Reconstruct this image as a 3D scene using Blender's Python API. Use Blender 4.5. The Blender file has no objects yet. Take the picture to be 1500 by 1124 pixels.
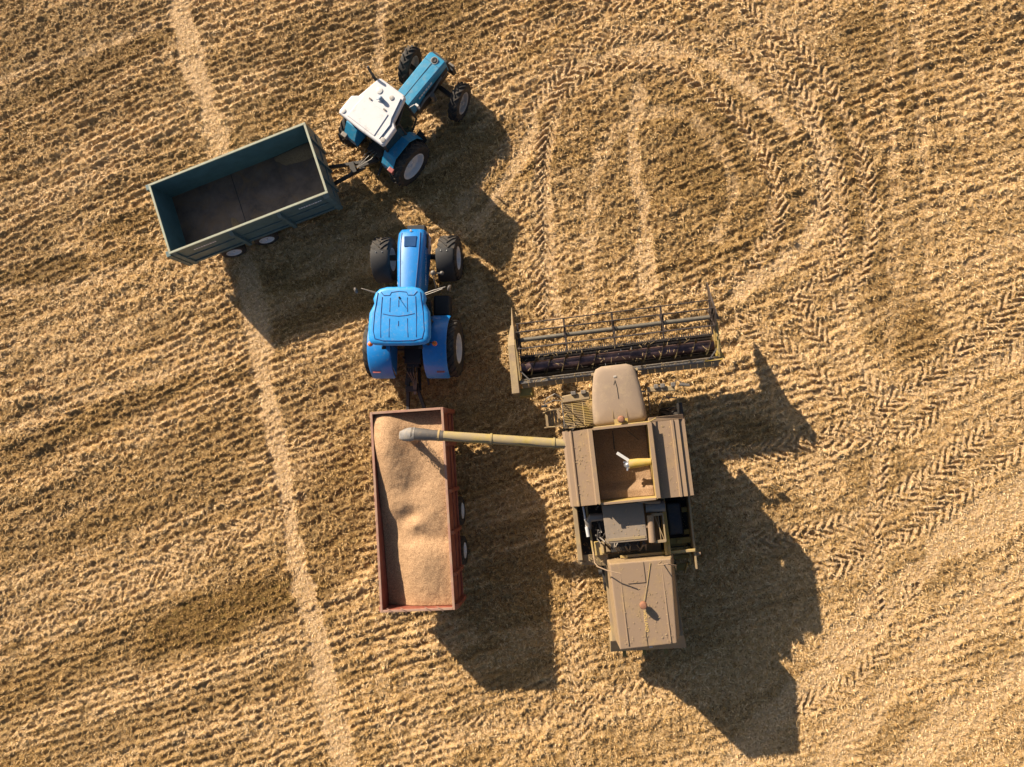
import bpy, bmesh, math, random
import numpy as np
from mathutils import Vector, Matrix
random.seed(7)
RNG = np.random.default_rng(11)
R = math.radians
SC = bpy.context.scene
COL = SC.collection

# ------------------------------------------------------------------ camera, sky, sun, exposure
CAMZ = 26.0
FPX = 1068.8                                   # focal length in pixels of a 1500 wide picture
TX, TY = 0.113, 0.059                          # the drone's small tilts
RM = Matrix.Rotation(TY, 3, 'X') @ Matrix.Rotation(TX, 3, 'Y')
cd = bpy.data.cameras.new('drone_camera')
cam = bpy.data.objects.new('drone_camera', cd)
COL.objects.link(cam)
cam.location = (0, 0, CAMZ)
cam.rotation_euler = RM.to_euler()
cd.sensor_width = 36.0
cd.lens = 36.0 * FPX / 1500.0
cd.clip_end = 2000
SC.camera = cam

SUN = Vector((1.275, -1.297, -1.0)).normalized()   # direction the light travels
ELEV = math.asin(-SUN.z)
w = bpy.data.worlds.new('World')
SC.world = w
w.use_nodes = True
nt = w.node_tree
bg = nt.nodes['Background']
sky = nt.nodes.new('ShaderNodeTexSky')
sky.sky_type = 'NISHITA'
sky.sun_disc = False
sky.sun_elevation = ELEV
sky.sun_rotation = math.atan2(-SUN.x, -SUN.y)
sky.air_density = 1.0
sky.dust_density = 2.0
nt.links.new(sky.outputs[0], bg.inputs[0])
bg.inputs[1].default_value = 0.05
sd = bpy.data.lights.new('sun', 'SUN')
sd.energy = 5.0
sd.angle = R(0.55)
sd.color = (1.0, 0.855, 0.67)
so = bpy.data.objects.new('sun', sd)
COL.objects.link(so)
so.rotation_euler = SUN.to_track_quat('-Z', 'Y').to_euler()
so.location = (-30, 30, 30)
SC.view_settings.view_transform = 'Standard'
SC.view_settings.look = 'None'
SC.view_settings.exposure = 0.92
SC.view_settings.gamma = 1.0

def plan(x, y):
    """survey point of the photograph's ground plan -> metres on the field"""
    d = RM @ Vector(((x - 750) / FPX, -(y - 562) / FPX, -1.0))
    k = -CAMZ / d.z
    return (d.x * k, d.y * k)

# ------------------------------------------------------------------ materials
def mat(name, color, rough=0.5, metal=0.0, var=0.12, scale=6.0, dust=None, dust_amt=0.0, dust_scale=2.5,
        bump=0.0, bump_scale=60.0, coat=0.0, streak=None):
    m = bpy.data.materials.new(name)
    m.use_nodes = True
    t = m.node_tree
    N, L = t.nodes, t.links
    b = N['Principled BSDF']
    b.inputs['Roughness'].default_value = rough
    b.inputs['Metallic'].default_value = metal
    b.inputs['Coat Weight'].default_value = coat
    tc = N.new('ShaderNodeTexCoord')
    mp = N.new('ShaderNodeMapping')
    L.new(tc.outputs['Object'], mp.inputs[0])
    n = N.new('ShaderNodeTexNoise')
    n.inputs['Scale'].default_value = scale
    n.inputs['Detail'].default_value = 6
    n.inputs['Roughness'].default_value = 0.65
    L.new(mp.outputs[0], n.inputs['Vector'])
    mr = N.new('ShaderNodeMapRange')
    mr.inputs[1].default_value = 0.3
    mr.inputs[2].default_value = 0.7
    mr.inputs[3].default_value = 1 - var
    mr.inputs[4].default_value = 1 + var
    L.new(n.outputs[0], mr.inputs[0])
    mx = N.new('ShaderNodeMix')
    mx.data_type = 'RGBA'
    mx.blend_type = 'MULTIPLY'
    mx.inputs[0].default_value = 1.0
    mx.inputs[6].default_value = (*color, 1)
    L.new(mr.outputs[0], mx.inputs[7])
    out = mx.outputs[2]
    if dust is not None:
        n2 = N.new('ShaderNodeTexNoise')
        n2.inputs['Scale'].default_value = dust_scale
        n2.inputs['Detail'].default_value = 9
        n2.inputs['Roughness'].default_value = 0.7
        L.new(mp.outputs[0], n2.inputs['Vector'])
        n3 = N.new('ShaderNodeTexNoise')
        n3.inputs['Scale'].default_value = 45
        n3.inputs['Detail'].default_value = 3
        L.new(mp.outputs[0], n3.inputs['Vector'])
        ad = N.new('ShaderNodeMath')
        ad.operation = 'MULTIPLY_ADD'
        ad.inputs[1].default_value = 0.35
        L.new(n3.outputs[0], ad.inputs[0])
        L.new(n2.outputs[0], ad.inputs[2])
        r2 = N.new('ShaderNodeMapRange')
        r2.inputs[1].default_value = 1.0 - dust_amt
        r2.inputs[2].default_value = 1.0 - dust_amt + 0.28
        L.new(ad.outputs[0], r2.inputs[0])
        gm = N.new('ShaderNodeNewGeometry')
        sx = N.new('ShaderNodeSeparateXYZ')
        L.new(gm.outputs['Normal'], sx.inputs[0])
        r3 = N.new('ShaderNodeMapRange')       # dust lies on what faces up
        r3.inputs[1].default_value = -0.1
        r3.inputs[2].default_value = 0.7
        r3.inputs[3].default_value = 0.35
        r3.inputs[4].default_value = 1.0
        L.new(sx.outputs[2], r3.inputs[0])
        mm = N.new('ShaderNodeMath')
        mm.operation = 'MULTIPLY'
        L.new(r2.outputs[0], mm.inputs[0])
        L.new(r3.outputs[0], mm.inputs[1])
        m2 = N.new('ShaderNodeMix')
        m2.data_type = 'RGBA'
        L.new(mm.outputs[0], m2.inputs[0])
        L.new(out, m2.inputs[6])
        m2.inputs[7].default_value = (*dust, 1)
        out = m2.outputs[2]
        rr = N.new('ShaderNodeMapRange')
        rr.inputs[3].default_value = rough
        rr.inputs[4].default_value = 0.95
        L.new(mm.outputs[0], rr.inputs[0])
        L.new(rr.outputs[0], b.inputs['Roughness'])
    L.new(out, b.inputs['Base Color'])
    if bump:
        nb = N.new('ShaderNodeTexNoise')
        nb.inputs['Scale'].default_value = bump_scale
        nb.inputs['Detail'].default_value = 4
        L.new(mp.outputs[0], nb.inputs['Vector'])
        bp = N.new('ShaderNodeBump')
        bp.inputs['Strength'].default_value = bump
        bp.inputs['Distance'].default_value = 0.02
        L.new(nb.outputs[0], bp.inputs['Height'])
        L.new(bp.outputs[0], b.inputs['Normal'])
    return m

DUST = (0.33, 0.245, 0.15)
M = {}
M['yellow'] = mat('dusty_yellow_paint', (0.43, 0.30, 0.075), 0.6, dust=DUST, dust_amt=0.50, scale=4)
M['pipe'] = mat('chalky_yellow_pipe', (0.37, 0.275, 0.06), 0.6, dust=(.30, .235, .135), dust_amt=0.55, scale=4, var=.25)
M['tan'] = mat('paint_under_thick_dust', (0.32, 0.235, 0.11), 0.7, dust=(0.25, 0.185, 0.122), dust_amt=0.50, dust_scale=2.2, var=0.18, scale=3)
M['tan_top'] = mat('paint_under_grey_dust', (0.33, 0.222, 0.10), 0.75, dust=(0.262, 0.182, 0.120), dust_amt=0.60, dust_scale=2.0, var=0.26, scale=7, bump=0.3, bump_scale=80)
M['roof_dust'] = mat('dust_covered_roof', (0.36, 0.27, 0.17), 0.8, dust=(0.275, 0.205, 0.148), dust_amt=0.60, dust_scale=1.8, var=0.2, scale=9, bump=0.35, bump_scale=90)
M['bright_yellow'] = mat('cleaner_yellow_paint', (0.46, 0.31, 0.035), 0.55, scale=5, var=0.2, dust=DUST, dust_amt=.42)
M['olive'] = mat('olive_frame_paint', (0.22, 0.16, 0.035), 0.6, dust=DUST, dust_amt=0.25)
M['dark'] = mat('dark_greasy_metal', (0.025, 0.022, 0.02), 0.55, dust=DUST, dust_amt=0.12, scale=8)
M['black'] = mat('black_plastic', (0.022, 0.022, 0.024), 0.7, dust=(0.2, 0.16, 0.11), dust_amt=0.18)
M['grey'] = mat('dusty_grey_metal', (0.16, 0.145, 0.13), 0.5, metal=0.3, dust=DUST, dust_amt=0.3)
M['purple'] = mat('polished_auger_steel', (0.13, 0.085, 0.09), 0.32, metal=0.6, var=0.5, scale=3, dust=(0.12, 0.09, 0.07), dust_amt=0.25)
M['flight'] = mat('worn_flight_edge', (.13, .10, .05), .45, metal=.4, var=.4)
M['tube_grey'] = mat('worn_reel_tube', (0.13, 0.115, 0.09), 0.5, metal=0.2, var=0.2, dust=DUST, dust_amt=0.25)
M['bat'] = mat('dark_reel_bars', (0.06, 0.046, 0.040), 0.5, metal=0.3, var=0.3)
M['rubber'] = mat('tyre_rubber', (0.022, 0.021, 0.021), 0.75, var=0.25, dust=(0.15, 0.115, 0.08), dust_amt=0.36, dust_scale=5, bump=0.2)
M['blue'] = mat('bright_blue_paint', (0.008, 0.20, 0.58), 0.42, var=0.06, dust=(0.16, 0.24, 0.36), dust_amt=0.26, dust_scale=7, coat=0.3)
M['blue_roof'] = mat('matt_blue_roof', (0.015, 0.27, 0.68), 0.5, var=0.06, dust=(0.18, 0.28, 0.45), dust_amt=0.3, dust_scale=9)
M['groove'] = mat('blue_roof_seam', (0.008, 0.05, 0.20), 0.6)
M['teal'] = mat('faded_teal_blue_paint', (0.025, 0.25, 0.44), 0.45, var=0.14, dust=(0.2, 0.26, 0.28), dust_amt=0.3, dust_scale=5)
M['white_roof'] = mat('weathered_white_roof', (0.60, 0.595, 0.61), 0.55, var=0.05, dust=(0.38, 0.30, 0.24), dust_amt=0.24, dust_scale=4)
M['white'] = mat('white_paint', (0.6, 0.59, 0.57), 0.5, var=0.08, dust=(0.42, 0.36, 0.28), dust_amt=0.22, dust_scale=6)
M['rim_white'] = mat('white_wheel_rim', (0.66, 0.66, 0.67), 0.45, var=0.1, dust=(0.32, 0.26, 0.2), dust_amt=0.3, dust_scale=6)
M['rim_dirty'] = mat('dirty_wheel_rim', (0.42, 0.41, 0.40), 0.55, var=0.15, dust=(0.3, 0.24, 0.17), dust_amt=0.42, dust_scale=6)
M['glass'] = mat('dark_cab_glass', (0.022, 0.035, 0.026), 0.08, var=0.3, coat=0.5)
M['screen'] = mat('dusty_cab_glass', (0.05, 0.045, 0.035), 0.35, var=0.3, dust=DUST, dust_amt=0.22)
M['seat'] = mat('cab_interior', (0.06, 0.10, 0.05), 0.7, var=0.5, scale=4)
M['orange'] = mat('orange_lens', (0.80, 0.17, 0.02), 0.25)
M['brown_ball'] = mat('dusty_brown_lens', (0.26, 0.12, 0.07), 0.6)
M['red'] = mat('rust_red_trailer_paint', (0.25, 0.072, 0.045), 0.55, var=0.25, scale=3, dust=(0.33, 0.17, 0.11), dust_amt=0.34, dust_scale=3)
M['red_rim'] = mat('chalky_red_rim', (0.34, 0.155, 0.115), 0.7, var=0.2, scale=5, dust=(0.36, 0.24, 0.17), dust_amt=0.5)
M['reflector'] = mat('red_reflector', (0.35, 0.10, 0.09), 0.4)
M['green'] = mat('grey_green_trailer_paint', (0.070, 0.130, 0.145), 0.5, var=0.2, scale=3, dust=(0.15, 0.17, 0.14), dust_amt=0.28, dust_scale=2.5)
M['green_rim'] = mat('pale_green_rim', (0.30, 0.33, 0.25), 0.6, var=0.12, scale=8, dust=(0.36, 0.33, 0.24), dust_amt=0.4)
M['canister'] = mat('grey_white_canister', (0.55, 0.55, 0.55), 0.35)
M['navy'] = mat('blue_black_tank', (0.012, 0.018, 0.032), 0.4, var=0.3, dust=(0.1, 0.085, 0.065), dust_amt=0.42)
M['text_white'] = mat('white_lettering', (0.7, 0.72, 0.75), 0.5)
M['text_yellow'] = mat('yellow_lettering', (0.72, 0.50, 0.18), 0.6)
M['chrome'] = mat('bright_metal', (0.6, 0.6, 0.6), 0.3, metal=0.8)
M['patch'] = mat('dark_mesh_patch', (0.006, 0.05, 0.16), 0.95)

def floor_mat():
    m = mat('scraped_trailer_floor', (0.15, 0.10, 0.075), 0.5, var=0.5, scale=1.2, metal=0.15)
    t = m.node_tree
    N, L = t.nodes, t.links
    b = N['Principled BSDF']
    old = b.inputs['Base Color'].links[0].from_socket
    tc = N.new('ShaderNodeTexCoord')
    n = N.new('ShaderNodeTexNoise')
    n.inputs['Scale'].default_value = 1.3
    n.inputs['Distortion'].default_value = 1.2
    n.inputs['Detail'].default_value = 8
    n.inputs['Roughness'].default_value = 0.7
    L.new(tc.outputs['Object'], n.inputs['Vector'])
    r = N.new('ShaderNodeMapRange')
    r.inputs[1].default_value = 0.46
    r.inputs[2].default_value = 0.66
    L.new(n.outputs[0], r.inputs[0])
    x = N.new('ShaderNodeMix')
    x.data_type = 'RGBA'
    L.new(r.outputs[0], x.inputs[0])
    L.new(old, x.inputs[6])
    x.inputs[7].default_value = (0.20, 0.115, 0.06, 1)
    L.new(x.outputs[2], b.inputs['Base Color'])
    return m
M['floor'] = floor_mat()

def grain_mat(nm='wheat_grain', c0=(0.24, 0.135, 0.062, 1), c1=(0.56, 0.355, 0.195, 1)):
    m = bpy.data.materials.new(nm)
    m.use_nodes = True
    t = m.node_tree
    N, L = t.nodes, t.links
    b = N['Principled BSDF']
    b.inputs['Roughness'].default_value = 0.8
    tc = N.new('ShaderNodeTexCoord')
    v = N.new('ShaderNodeTexVoronoi')
    v.inputs['Scale'].default_value = 60
    L.new(tc.outputs['Object'], v.inputs['Vector'])
    n = N.new('ShaderNodeTexNoise')
    n.inputs['Scale'].default_value = 1.6
    n.inputs['Detail'].default_value = 6
    L.new(tc.outputs['Object'], n.inputs['Vector'])
    cr = N.new('ShaderNodeValToRGB')
    e = cr.color_ramp.elements
    e[0].position, e[0].color = 0.1, c0
    e[1].position, e[1].color = 0.9, c1
    L.new(v.outputs['Color'], cr.inputs[0])
    mr = N.new('ShaderNodeMapRange')
    mr.inputs[1].default_value = 0.3
    mr.inputs[2].default_value = 0.7
    mr.inputs[3].default_value = 0.86
    mr.inputs[4].default_value = 1.08
    L.new(n.outputs[0], mr.inputs[0])
    x = N.new('ShaderNodeMix')
    x.data_type = 'RGBA'
    x.blend_type = 'MULTIPLY'
    x.inputs[0].default_value = 1
    L.new(cr.outputs[0], x.inputs[6])
    L.new(mr.outputs[0], x.inputs[7])
    L.new(x.outputs[2], b.inputs['Base Color'])
    nb = N.new('ShaderNodeTexNoise')
    nb.inputs['Scale'].default_value = 30
    nb.inputs['Detail'].default_value = 3
    L.new(tc.outputs['Object'], nb.inputs['Vector'])
    bp = N.new('ShaderNodeBump')
    bp.inputs['Strength'].default_value = 0.55
    bp.inputs['Distance'].default_value = 0.03
    L.new(nb.outputs[0], bp.inputs['Height'])
    L.new(bp.outputs[0], b.inputs['Normal'])
    return m
M['grain'] = grain_mat()
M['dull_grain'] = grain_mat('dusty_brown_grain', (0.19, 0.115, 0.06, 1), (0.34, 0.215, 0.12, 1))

# ------------------------------------------------------------------ mesh helpers
class MB:
    def __init__(s):
        s.v, s.f = [], []
    def add(s, vs, fs):
        k = len(s.v)
        s.v += [tuple(p) for p in vs]
        s.f += [tuple(i + k for i in f) for f in fs]
        return s
    def box(s, x0, x1, y0, y1, z0, z1):
        return s.hexa([(x0, y0, z0), (x1, y0, z0), (x1, y1, z0), (x0, y1, z0)],
                      [(x0, y0, z1), (x1, y0, z1), (x1, y1, z1), (x0, y1, z1)])
    def hexa(s, lo, hi):
        n = len(lo)
        fs = [tuple(range(n))[::-1], tuple(range(n, 2 * n))]
        fs += [(i, (i + 1) % n, n + (i + 1) % n, n + i) for i in range(n)]
        return s.add(list(lo) + list(hi), fs)
    def prism(s, poly, z0, z1, top=None):
        top = top or poly
        return s.hexa([(x, y, z0) for x, y in poly], [(x, y, z1) for x, y in top])
    def wedge(s, poly, z0s, z1s):
        """polygon with its own lower and upper height at each corner"""
        return s.hexa([(p[0], p[1], z) for p, z in zip(poly, z0s)], [(p[0], p[1], z) for p, z in zip(poly, z1s)])
    def bar(s, p, q, a=0.03, b=None, up=(0, 0, 1)):
        b = b or a
        p, q = Vector(p), Vector(q)
        d = (q - p).normalized()
        u = Vector(up)
        if abs(d.dot(u)) > 0.95:
            u = Vector((1, 0, 0))
        sd_ = d.cross(u).normalized() * a / 2
        uu = sd_.cross(d).normalized() * b / 2
        c = [-sd_ - uu, sd_ - uu, sd_ + uu, -sd_ + uu]
        return s.hexa([p + k for k in c], [q + k for k in c])
    def tube(s, pts, r, n=10, closed=False):
        pts = [Vector(p) for p in pts]
        rs = r if isinstance(r, (list, tuple)) else [r] * len(pts)
        rings = []
        ref = None
        for i, p in enumerate(pts):
            a = pts[max(i - 1, 0)]
            b = pts[min(i + 1, len(pts) - 1)]
            d = (b - a).normalized()
            if ref is None:
                ref = d.orthogonal().normalized()
            ref = (ref - d * ref.dot(d)).normalized()
            o = d.cross(ref)
            rings.append([p + (ref * math.cos(2 * math.pi * k / n) + o * math.sin(2 * math.pi * k / n)) * rs[i] for k in range(n)])
        return s.loft(rings)
    def loft(s, rings, caps=True):
        n = len(rings[0])
        vs = [p for rg in rings for p in rg]
        fs = []
        for i in range(len(rings) - 1):
            for k in range(n):
                k2 = (k + 1) % n
                fs.append((i * n + k, i * n + k2, (i + 1) * n + k2, (i + 1) * n + k))
        if caps:
            fs.append(tuple(range(n))[::-1])
            fs.append(tuple((len(rings) - 1) * n + k for k in range(n)))
        return s.add(vs, fs)
    def lathe(s, prof, n=40, c=(0, 0, 0), axis='Y', closed=False):
        rings = []
        for r, y in prof:
            ring = []
            for k in range(n):
                a = 2 * math.pi * k / n
                if axis == 'Y':
                    ring.append((c[0] + r * math.cos(a), c[1] + y, c[2] + r * math.sin(a)))
                else:
                    ring.append((c[0] + r * math.cos(a), c[1] + r * math.sin(a), c[2] + y))
            rings.append(ring)
        if closed:
            rings.append(rings[0])
        return s.loft(rings, caps=not closed)
    def ball(s, c, r, n=14, sq=1.0):
        pr = [(max(r * math.sin(math.pi * i / 8), 0.002), -r * sq * math.cos(math.pi * i / 8)) for i in range(9)]
        return s.lathe(pr, n, c, 'Z')
    def arc_sheet(s, cx, cz, r, a0, a1, y0, y1, th=0.04, n=14, lip=0.0):
        """curved mudguard round a wheel centre in the x-z plane"""
        rings = []
        for i in range(n + 1):
            a = R(a0 + (a1 - a0) * i / n)
            c_, s_ = math.cos(a), math.sin(a)
            e = 0.07
            ring = [(cx + (r - lip) * c_, y0, cz + (r - lip) * s_), (cx + (r + th - 0.03) * c_, y0, cz + (r + th - 0.03) * s_),
                    (cx + (r + th) * c_, y0 + e * (1 if y1 > y0 else -1), cz + (r + th) * s_),
                    (cx + (r + th) * c_, y1 - e * (1 if y1 > y0 else -1), cz + (r + th) * s_),
                    (cx + (r + th - 0.03) * c_, y1, cz + (r + th - 0.03) * s_), (cx + (r - lip) * c_, y1, cz + (r - lip) * s_),
                    (cx + r * c_, y1 - 0.02 * (1 if y1 > y0 else -1), cz + r * s_), (cx + r * c_, y0 + 0.02 * (1 if y1 > y0 else -1), cz + r * s_)]
            rings.append(ring)
        return s.loft(rings)
    def build(s, name, material, parent=None, smooth=False, bevel=0.0, seg=2, loc=None, rot=None, angle=35):
        me = bpy.data.meshes.new(name)
        me.from_pydata([tuple(p) for p in s.v], [], s.f)
        bm = bmesh.new()
        bm.from_mesh(me)
        bmesh.ops.recalc_face_normals(bm, faces=bm.faces)
        if smooth:
            for f in bm.faces:
                f.smooth = True
            for e in bm.edges:
                if len(e.link_faces) == 2 and e.calc_face_angle(0) > R(angle):
                    e.smooth = False
        bm.to_mesh(me)
        bm.free()
        me.materials.append(material)
        o = bpy.data.objects.new(name, me)
        COL.objects.link(o)
        if parent is not None:
            o.parent = parent
        if loc:
            o.location = loc
        if rot:
            o.rotation_euler = rot
        if bevel:
            md = o.modifiers.new('edge', 'BEVEL')
            md.width = bevel
            md.segments = seg
            md.limit_method = 'ANGLE'
            md.angle_limit = R(40)
        return o

def thing(name, label, cat, loc, rz=0.0, group=None):
    o = bpy.data.objects.new(name, None)
    COL.objects.link(o)
    o.location = loc
    o.rotation_euler = (0, 0, rz)
    o['label'] = label
    o['category'] = cat
    if group:
        o['group'] = group
    return o

def lettering(text, name, size, material, parent, mtx, ext=0.004):
    cu = bpy.data.curves.new(name, 'FONT')
    cu.body = text
    cu.size = size
    cu.extrude = ext
    cu.align_x = 'CENTER'
    cu.align_y = 'CENTER'
    tmp = bpy.data.objects.new(name, cu)
    COL.objects.link(tmp)
    dg = bpy.context.evaluated_depsgraph_get()
    me = bpy.data.meshes.new_from_object(tmp.evaluated_get(dg))
    bpy.data.objects.remove(tmp)
    me.transform(mtx)
    me.materials.clear()
    me.materials.append(material)
    o = bpy.data.objects.new(name, me)
    COL.objects.link(o)
    o.parent = parent
    return o

def wheel(parent, loc, r, wd, rr, rim_m, side=1, steer=0.0, lugs=0, dish=0.12, hub_m=None, lug_h=0.04):
    """side: +1 when the outer face looks to +y. wheel > tyre, rim"""
    hub = MB()
    o = side
    hub.lathe([(0.03, o * wd * 0.05), (rr * 0.30, o * wd * 0.05), (rr * 0.30, o * (wd * 0.05 + 0.05)), (rr * 0.18, o * (wd * 0.05 + 0.07)),
               (rr * 0.16, o * (wd * 0.05 + 0.14)), (0.03, o * (wd * 0.05 + 0.15))], 20)
    for k in range(8):
        a = k * math.pi / 4
        hub.tube([(rr * 0.24 * math.cos(a), o * (wd * 0.05 + 0.05), rr * 0.24 * math.sin(a)), (rr * 0.24 * math.cos(a), o * (wd * 0.05 + 0.075), rr * 0.24 * math.sin(a))], 0.018, 6)
    h = hub.build('wheel', hub_m or rim_m, parent, True, loc=loc, rot=(0, 0, steer))
    t = MB()
    hw = wd / 2
    prof = [(rr, -hw * 0.80), (rr + 0.03, -hw * 0.9), (rr + (r - rr) * 0.45, -hw), (rr + (r - rr) * 0.78, -hw * 0.97), (r * 0.975, -hw * 0.86), (r, -hw * 0.55),
            (r * 1.003, 0), (r, hw * 0.55), (r * 0.975, hw * 0.86), (rr + (r - rr) * 0.78, hw * 0.97), (rr + (r - rr) * 0.45, hw), (rr + 0.03, hw * 0.9), (rr, hw * 0.80)]
    t.lathe(prof, 48, closed=True)
    if lugs:
        for sgn in (-1, 1):
            for i in range(lugs):
                a0 = 2 * math.pi * (i + (0.5 if sgn > 0 else 0)) / lugs
                rings = []
                for j, tt in enumerate((0.02, 0.3, 0.6, 0.86, 1.0)):
                    y = sgn * tt * hw
                    skew = a0 - tt * 1.15 * hw / r
                    hh = lug_h * (1.0 if tt < 0.9 else 0.6)
                    rb = r * (1.0 if tt < 0.7 else (0.975 if tt < 0.95 else 0.90))
                    da = 0.028 / r * (1 + 0.5 * tt)
                    rings.append([((rb - 0.03) * math.cos(skew - da), y, (rb - 0.03) * math.sin(skew - da)),
                                  ((rb + hh) * math.cos(skew - da * .7), y, (rb + hh) * math.sin(skew - da * .7)),
                                  ((rb + hh) * math.cos(skew + da * .7), y, (rb + hh) * math.sin(skew + da * .7)),
                                  ((rb - 0.03) * math.cos(skew + da), y, (rb - 0.03) * math.sin(skew + da))])
                t.loft(rings)
    t.build('tyre', M['rubber'], h, True, angle=40)
    rm = MB()
    y1 = o * hw * 0.84
    rm.lathe([(rr * 1.04, y1), (rr * 1.0, y1 + o * 0.015), (rr * 0.93, y1), (rr * 0.89, y1 - o * dish * 0.6), (rr * 0.87, y1 - o * dish * 1.35), (rr * 0.80, y1 - o * dish * 1.5),
               (rr * 0.74, y1 - o * dish * 1.35), (rr * 0.60, o * wd * 0.08), (rr * 0.30, o * wd * 0.04), (0.03, o * wd * 0.04), (0.03, -o * wd * 0.05), (rr * 0.88, -o * wd * 0.05), (rr * 0.98, -y1), (rr * 1.03, -y1), (rr * 1.03, 0)], 40, closed=True)
    rm.build('rim', rim_m, h, True)
    return h

# ------------------------------------------------------------------ the field
class Noise:
    def __init__(s, seed, n=512):
        s.n = n
        s.g = np.random.default_rng(seed).random((n, n)).astype(np.float32)
    def __call__(s, x, y):
        xi = np.floor(x).astype(np.int64)
        yi = np.floor(y).astype(np.int64)
        fx = (x - xi).astype(np.float32)
        fy = (y - yi).astype(np.float32)
        fx = fx * fx * (3 - 2 * fx)
        fy = fy * fy * (3 - 2 * fy)
        n = s.n
        a = s.g[xi % n, yi % n]
        b = s.g[(xi + 1) % n, yi % n]
        c = s.g[xi % n, (yi + 1) % n]
        d = s.g[(xi + 1) % n, (yi + 1) % n]
        return (a + (b - a) * fx) * (1 - fy) + (c + (d - c) * fx) * fy

def fbm(nz, x, y, oct=4):
    t = 0
    a = 1.0
    sm = 0
    for i in range(oct):
        t = t + nz(x * 2 ** i + 17.3 * i, y * 2 ** i + 5.1 * i) * a
        sm += a
        a *= 0.55
    return t / sm

def sstep(a, b, x):
    t = np.clip((x - a) / (b - a), 0, 1)
    return t * t * (3 - 2 * t)

# (points in plan, width m, kind, strength): smooth = swept straw, lug = tyre print
TRACKS = [
    ([(860, 470), (862, 330), (880, 230), (930, 170), (1000, 165), (1050, 210), (1075, 280), (1050, 350)], 0.5, 'smooth', 0.55),
    ([(1000, -20), (1060, 60), (1130, 110), (1180, 180), (1208, 260), (1195, 340)], 0.5, 'lug', 0.8),
    ([(1340, -40), (1345, 100), (1352, 260), (1360, 420)], 0.4, 'smooth', 0.5),
    ([(560, -30), (556, 60), (552, 130)], 0.5, 'smooth', 0.6),
    ([(700, 330), (770, 215), (790, 150), (850, 100), (930, 72), (1010, 80), (1100, 130), (1160, 190)], 0.55, 'smooth', 0.72),
    ([(1120, 60), (1180, 150), (1225, 240), (1235, 330), (1215, 400), (1160, 440)], 0.6, 'lug', 0.95),
    ([(1230, 450), (1250, 520), (1300, 580), (1400, 560), (1540, 500)], 0.6, 'smooth', 0.6),
    ([(1180, 640), (1300, 640), (1420, 560), (1540, 450)], 0.6, 'lug', 0.9),
    ([(1200, 840), (1330, 780), (1450, 690), (1540, 620)], 0.6, 'lug', 0.85),
    ([(1200, 960), (1300, 860), (1420, 790), (1540, 730)], 0.7, 'smooth', 0.7),
    ([(245, -80), (262, 0), (280, 80), (300, 150), (322, 215), (352, 330), (375, 480), (392, 590), (412, 690), (432, 800), (458, 900), (478, 1010), (505, 1130), (520, 1200)], 0.85, 'smooth', 1.0),
    ([(800, 470), (797, 330), (800, 210), (830, 130), (900, 92), (985, 100), (1050, 140), (1100, 200), (1135, 270), (1130, 340), (1085, 400), (1020, 425)], 0.62, 'lug', 1.0),
    ([(1050, -40), (1100, 20), (1165, 70), (1220, 140), (1262, 230), (1275, 320), (1262, 400), (1225, 450)], 0.62, 'lug', 1.0),
    ([(1170, 130), (1195, 200), (1208, 260), (1195, 330), (1150, 385), (1080, 425)], 0.7, 'smooth', 0.85),
    ([(935, 130), (925, 220), (940, 300), (950, 420)], 0.65, 'smooth', 0.72),
    ([(798, 200), (800, 300), (806, 400), (818, 470)], 0.65, 'smooth', 0.75),
    ([(680, 300), (760, 190), (800, 120), (860, 70), (950, 45), (1040, 60), (1110, 100)], 0.6, 'lug', 0.8),
    ([(620, 210), (700, 110), (770, 50), (860, 15), (960, -10)], 0.55, 'lug', 0.6),
    ([(1305, -40), (1308, 200), (1310, 420), (1300, 520)], 0.45, 'smooth', 0.45),
    ([(1540, 380), (1440, 480), (1350, 560), (1240, 625), (1120, 660), (1060, 660)], 0.62, 'lug', 1.0),
    ([(1540, 560), (1440, 640), (1340, 715), (1250, 760), (1150, 790), (1100, 790)], 0.62, 'lug', 0.9),
    ([(1160, 430), (1195, 490), (1250, 540), (1290, 600), (1280, 760), (1285, 900)], 0.6, 'lug', 0.9),
    ([(1090, 470), (1150, 510), (1230, 580), (1290, 640)], 0.6, 'lug', 0.8),
    ([(1340, 860), (1310, 930), (1250, 1000), (1170, 1040)], 0.55, 'lug', 0.8),
    ([(1540, 690), (1400, 780), (1300, 900), (1180, 1010), (1080, 1110), (1030, 1180)], 0.9, 'smooth', 0.7),
    ([(1540, 800), (1420, 900), (1300, 1010), (1200, 1140)], 1.0, 'smooth', 0.6),
    ([(1540, 960), (1440, 1020), (1340, 1100), (1300, 1180)], 1.1, 'smooth', 0.6),
    ([(890, 700), (850, 820), (840, 950), (850, 1060), (830, 1180)], 0.6, 'lug', 0.7),
    ([(1000, 1000), (910, 1020), (760, 1060), (560, 1060)], 0.6, 'lug', 0.5),
    ([(-40, 938), (130, 880), (300, 800), (420, 745)], 0.75, 'lug', 0.55),
    ([(-40, 655), (100, 590), (250, 545), (375, 500)], 0.5, 'smooth', 0.5),
    ([(-40, 310), (60, 290), (130, 260), (220, 215)], 0.5, 'lug', 0.5),
    ([(-40, 430), (90, 420), (190, 395), (330, 345)], 0.5, 'smooth', 0.4),
    ([(-40, 130), (60, 98), (150, 66), (262, 22)], 0.30, 'smooth', 0.55),
    ([(-40, 985), (150, 905), (300, 850)], 0.30, 'smooth', 0.4),
    ([(470, 1180), (640, 1090), (800, 1060)], 0.6, 'smooth', 0.4),
    ([(560, 910), (560, 1000), (590, 1100), (600, 1180)], 0.5, 'smooth', 0.4),
    ([(1060, 560), (1140, 545), (1210, 505), (1330, 440), (1540, 330)], 0.6, 'smooth', 0.35),
]
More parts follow.
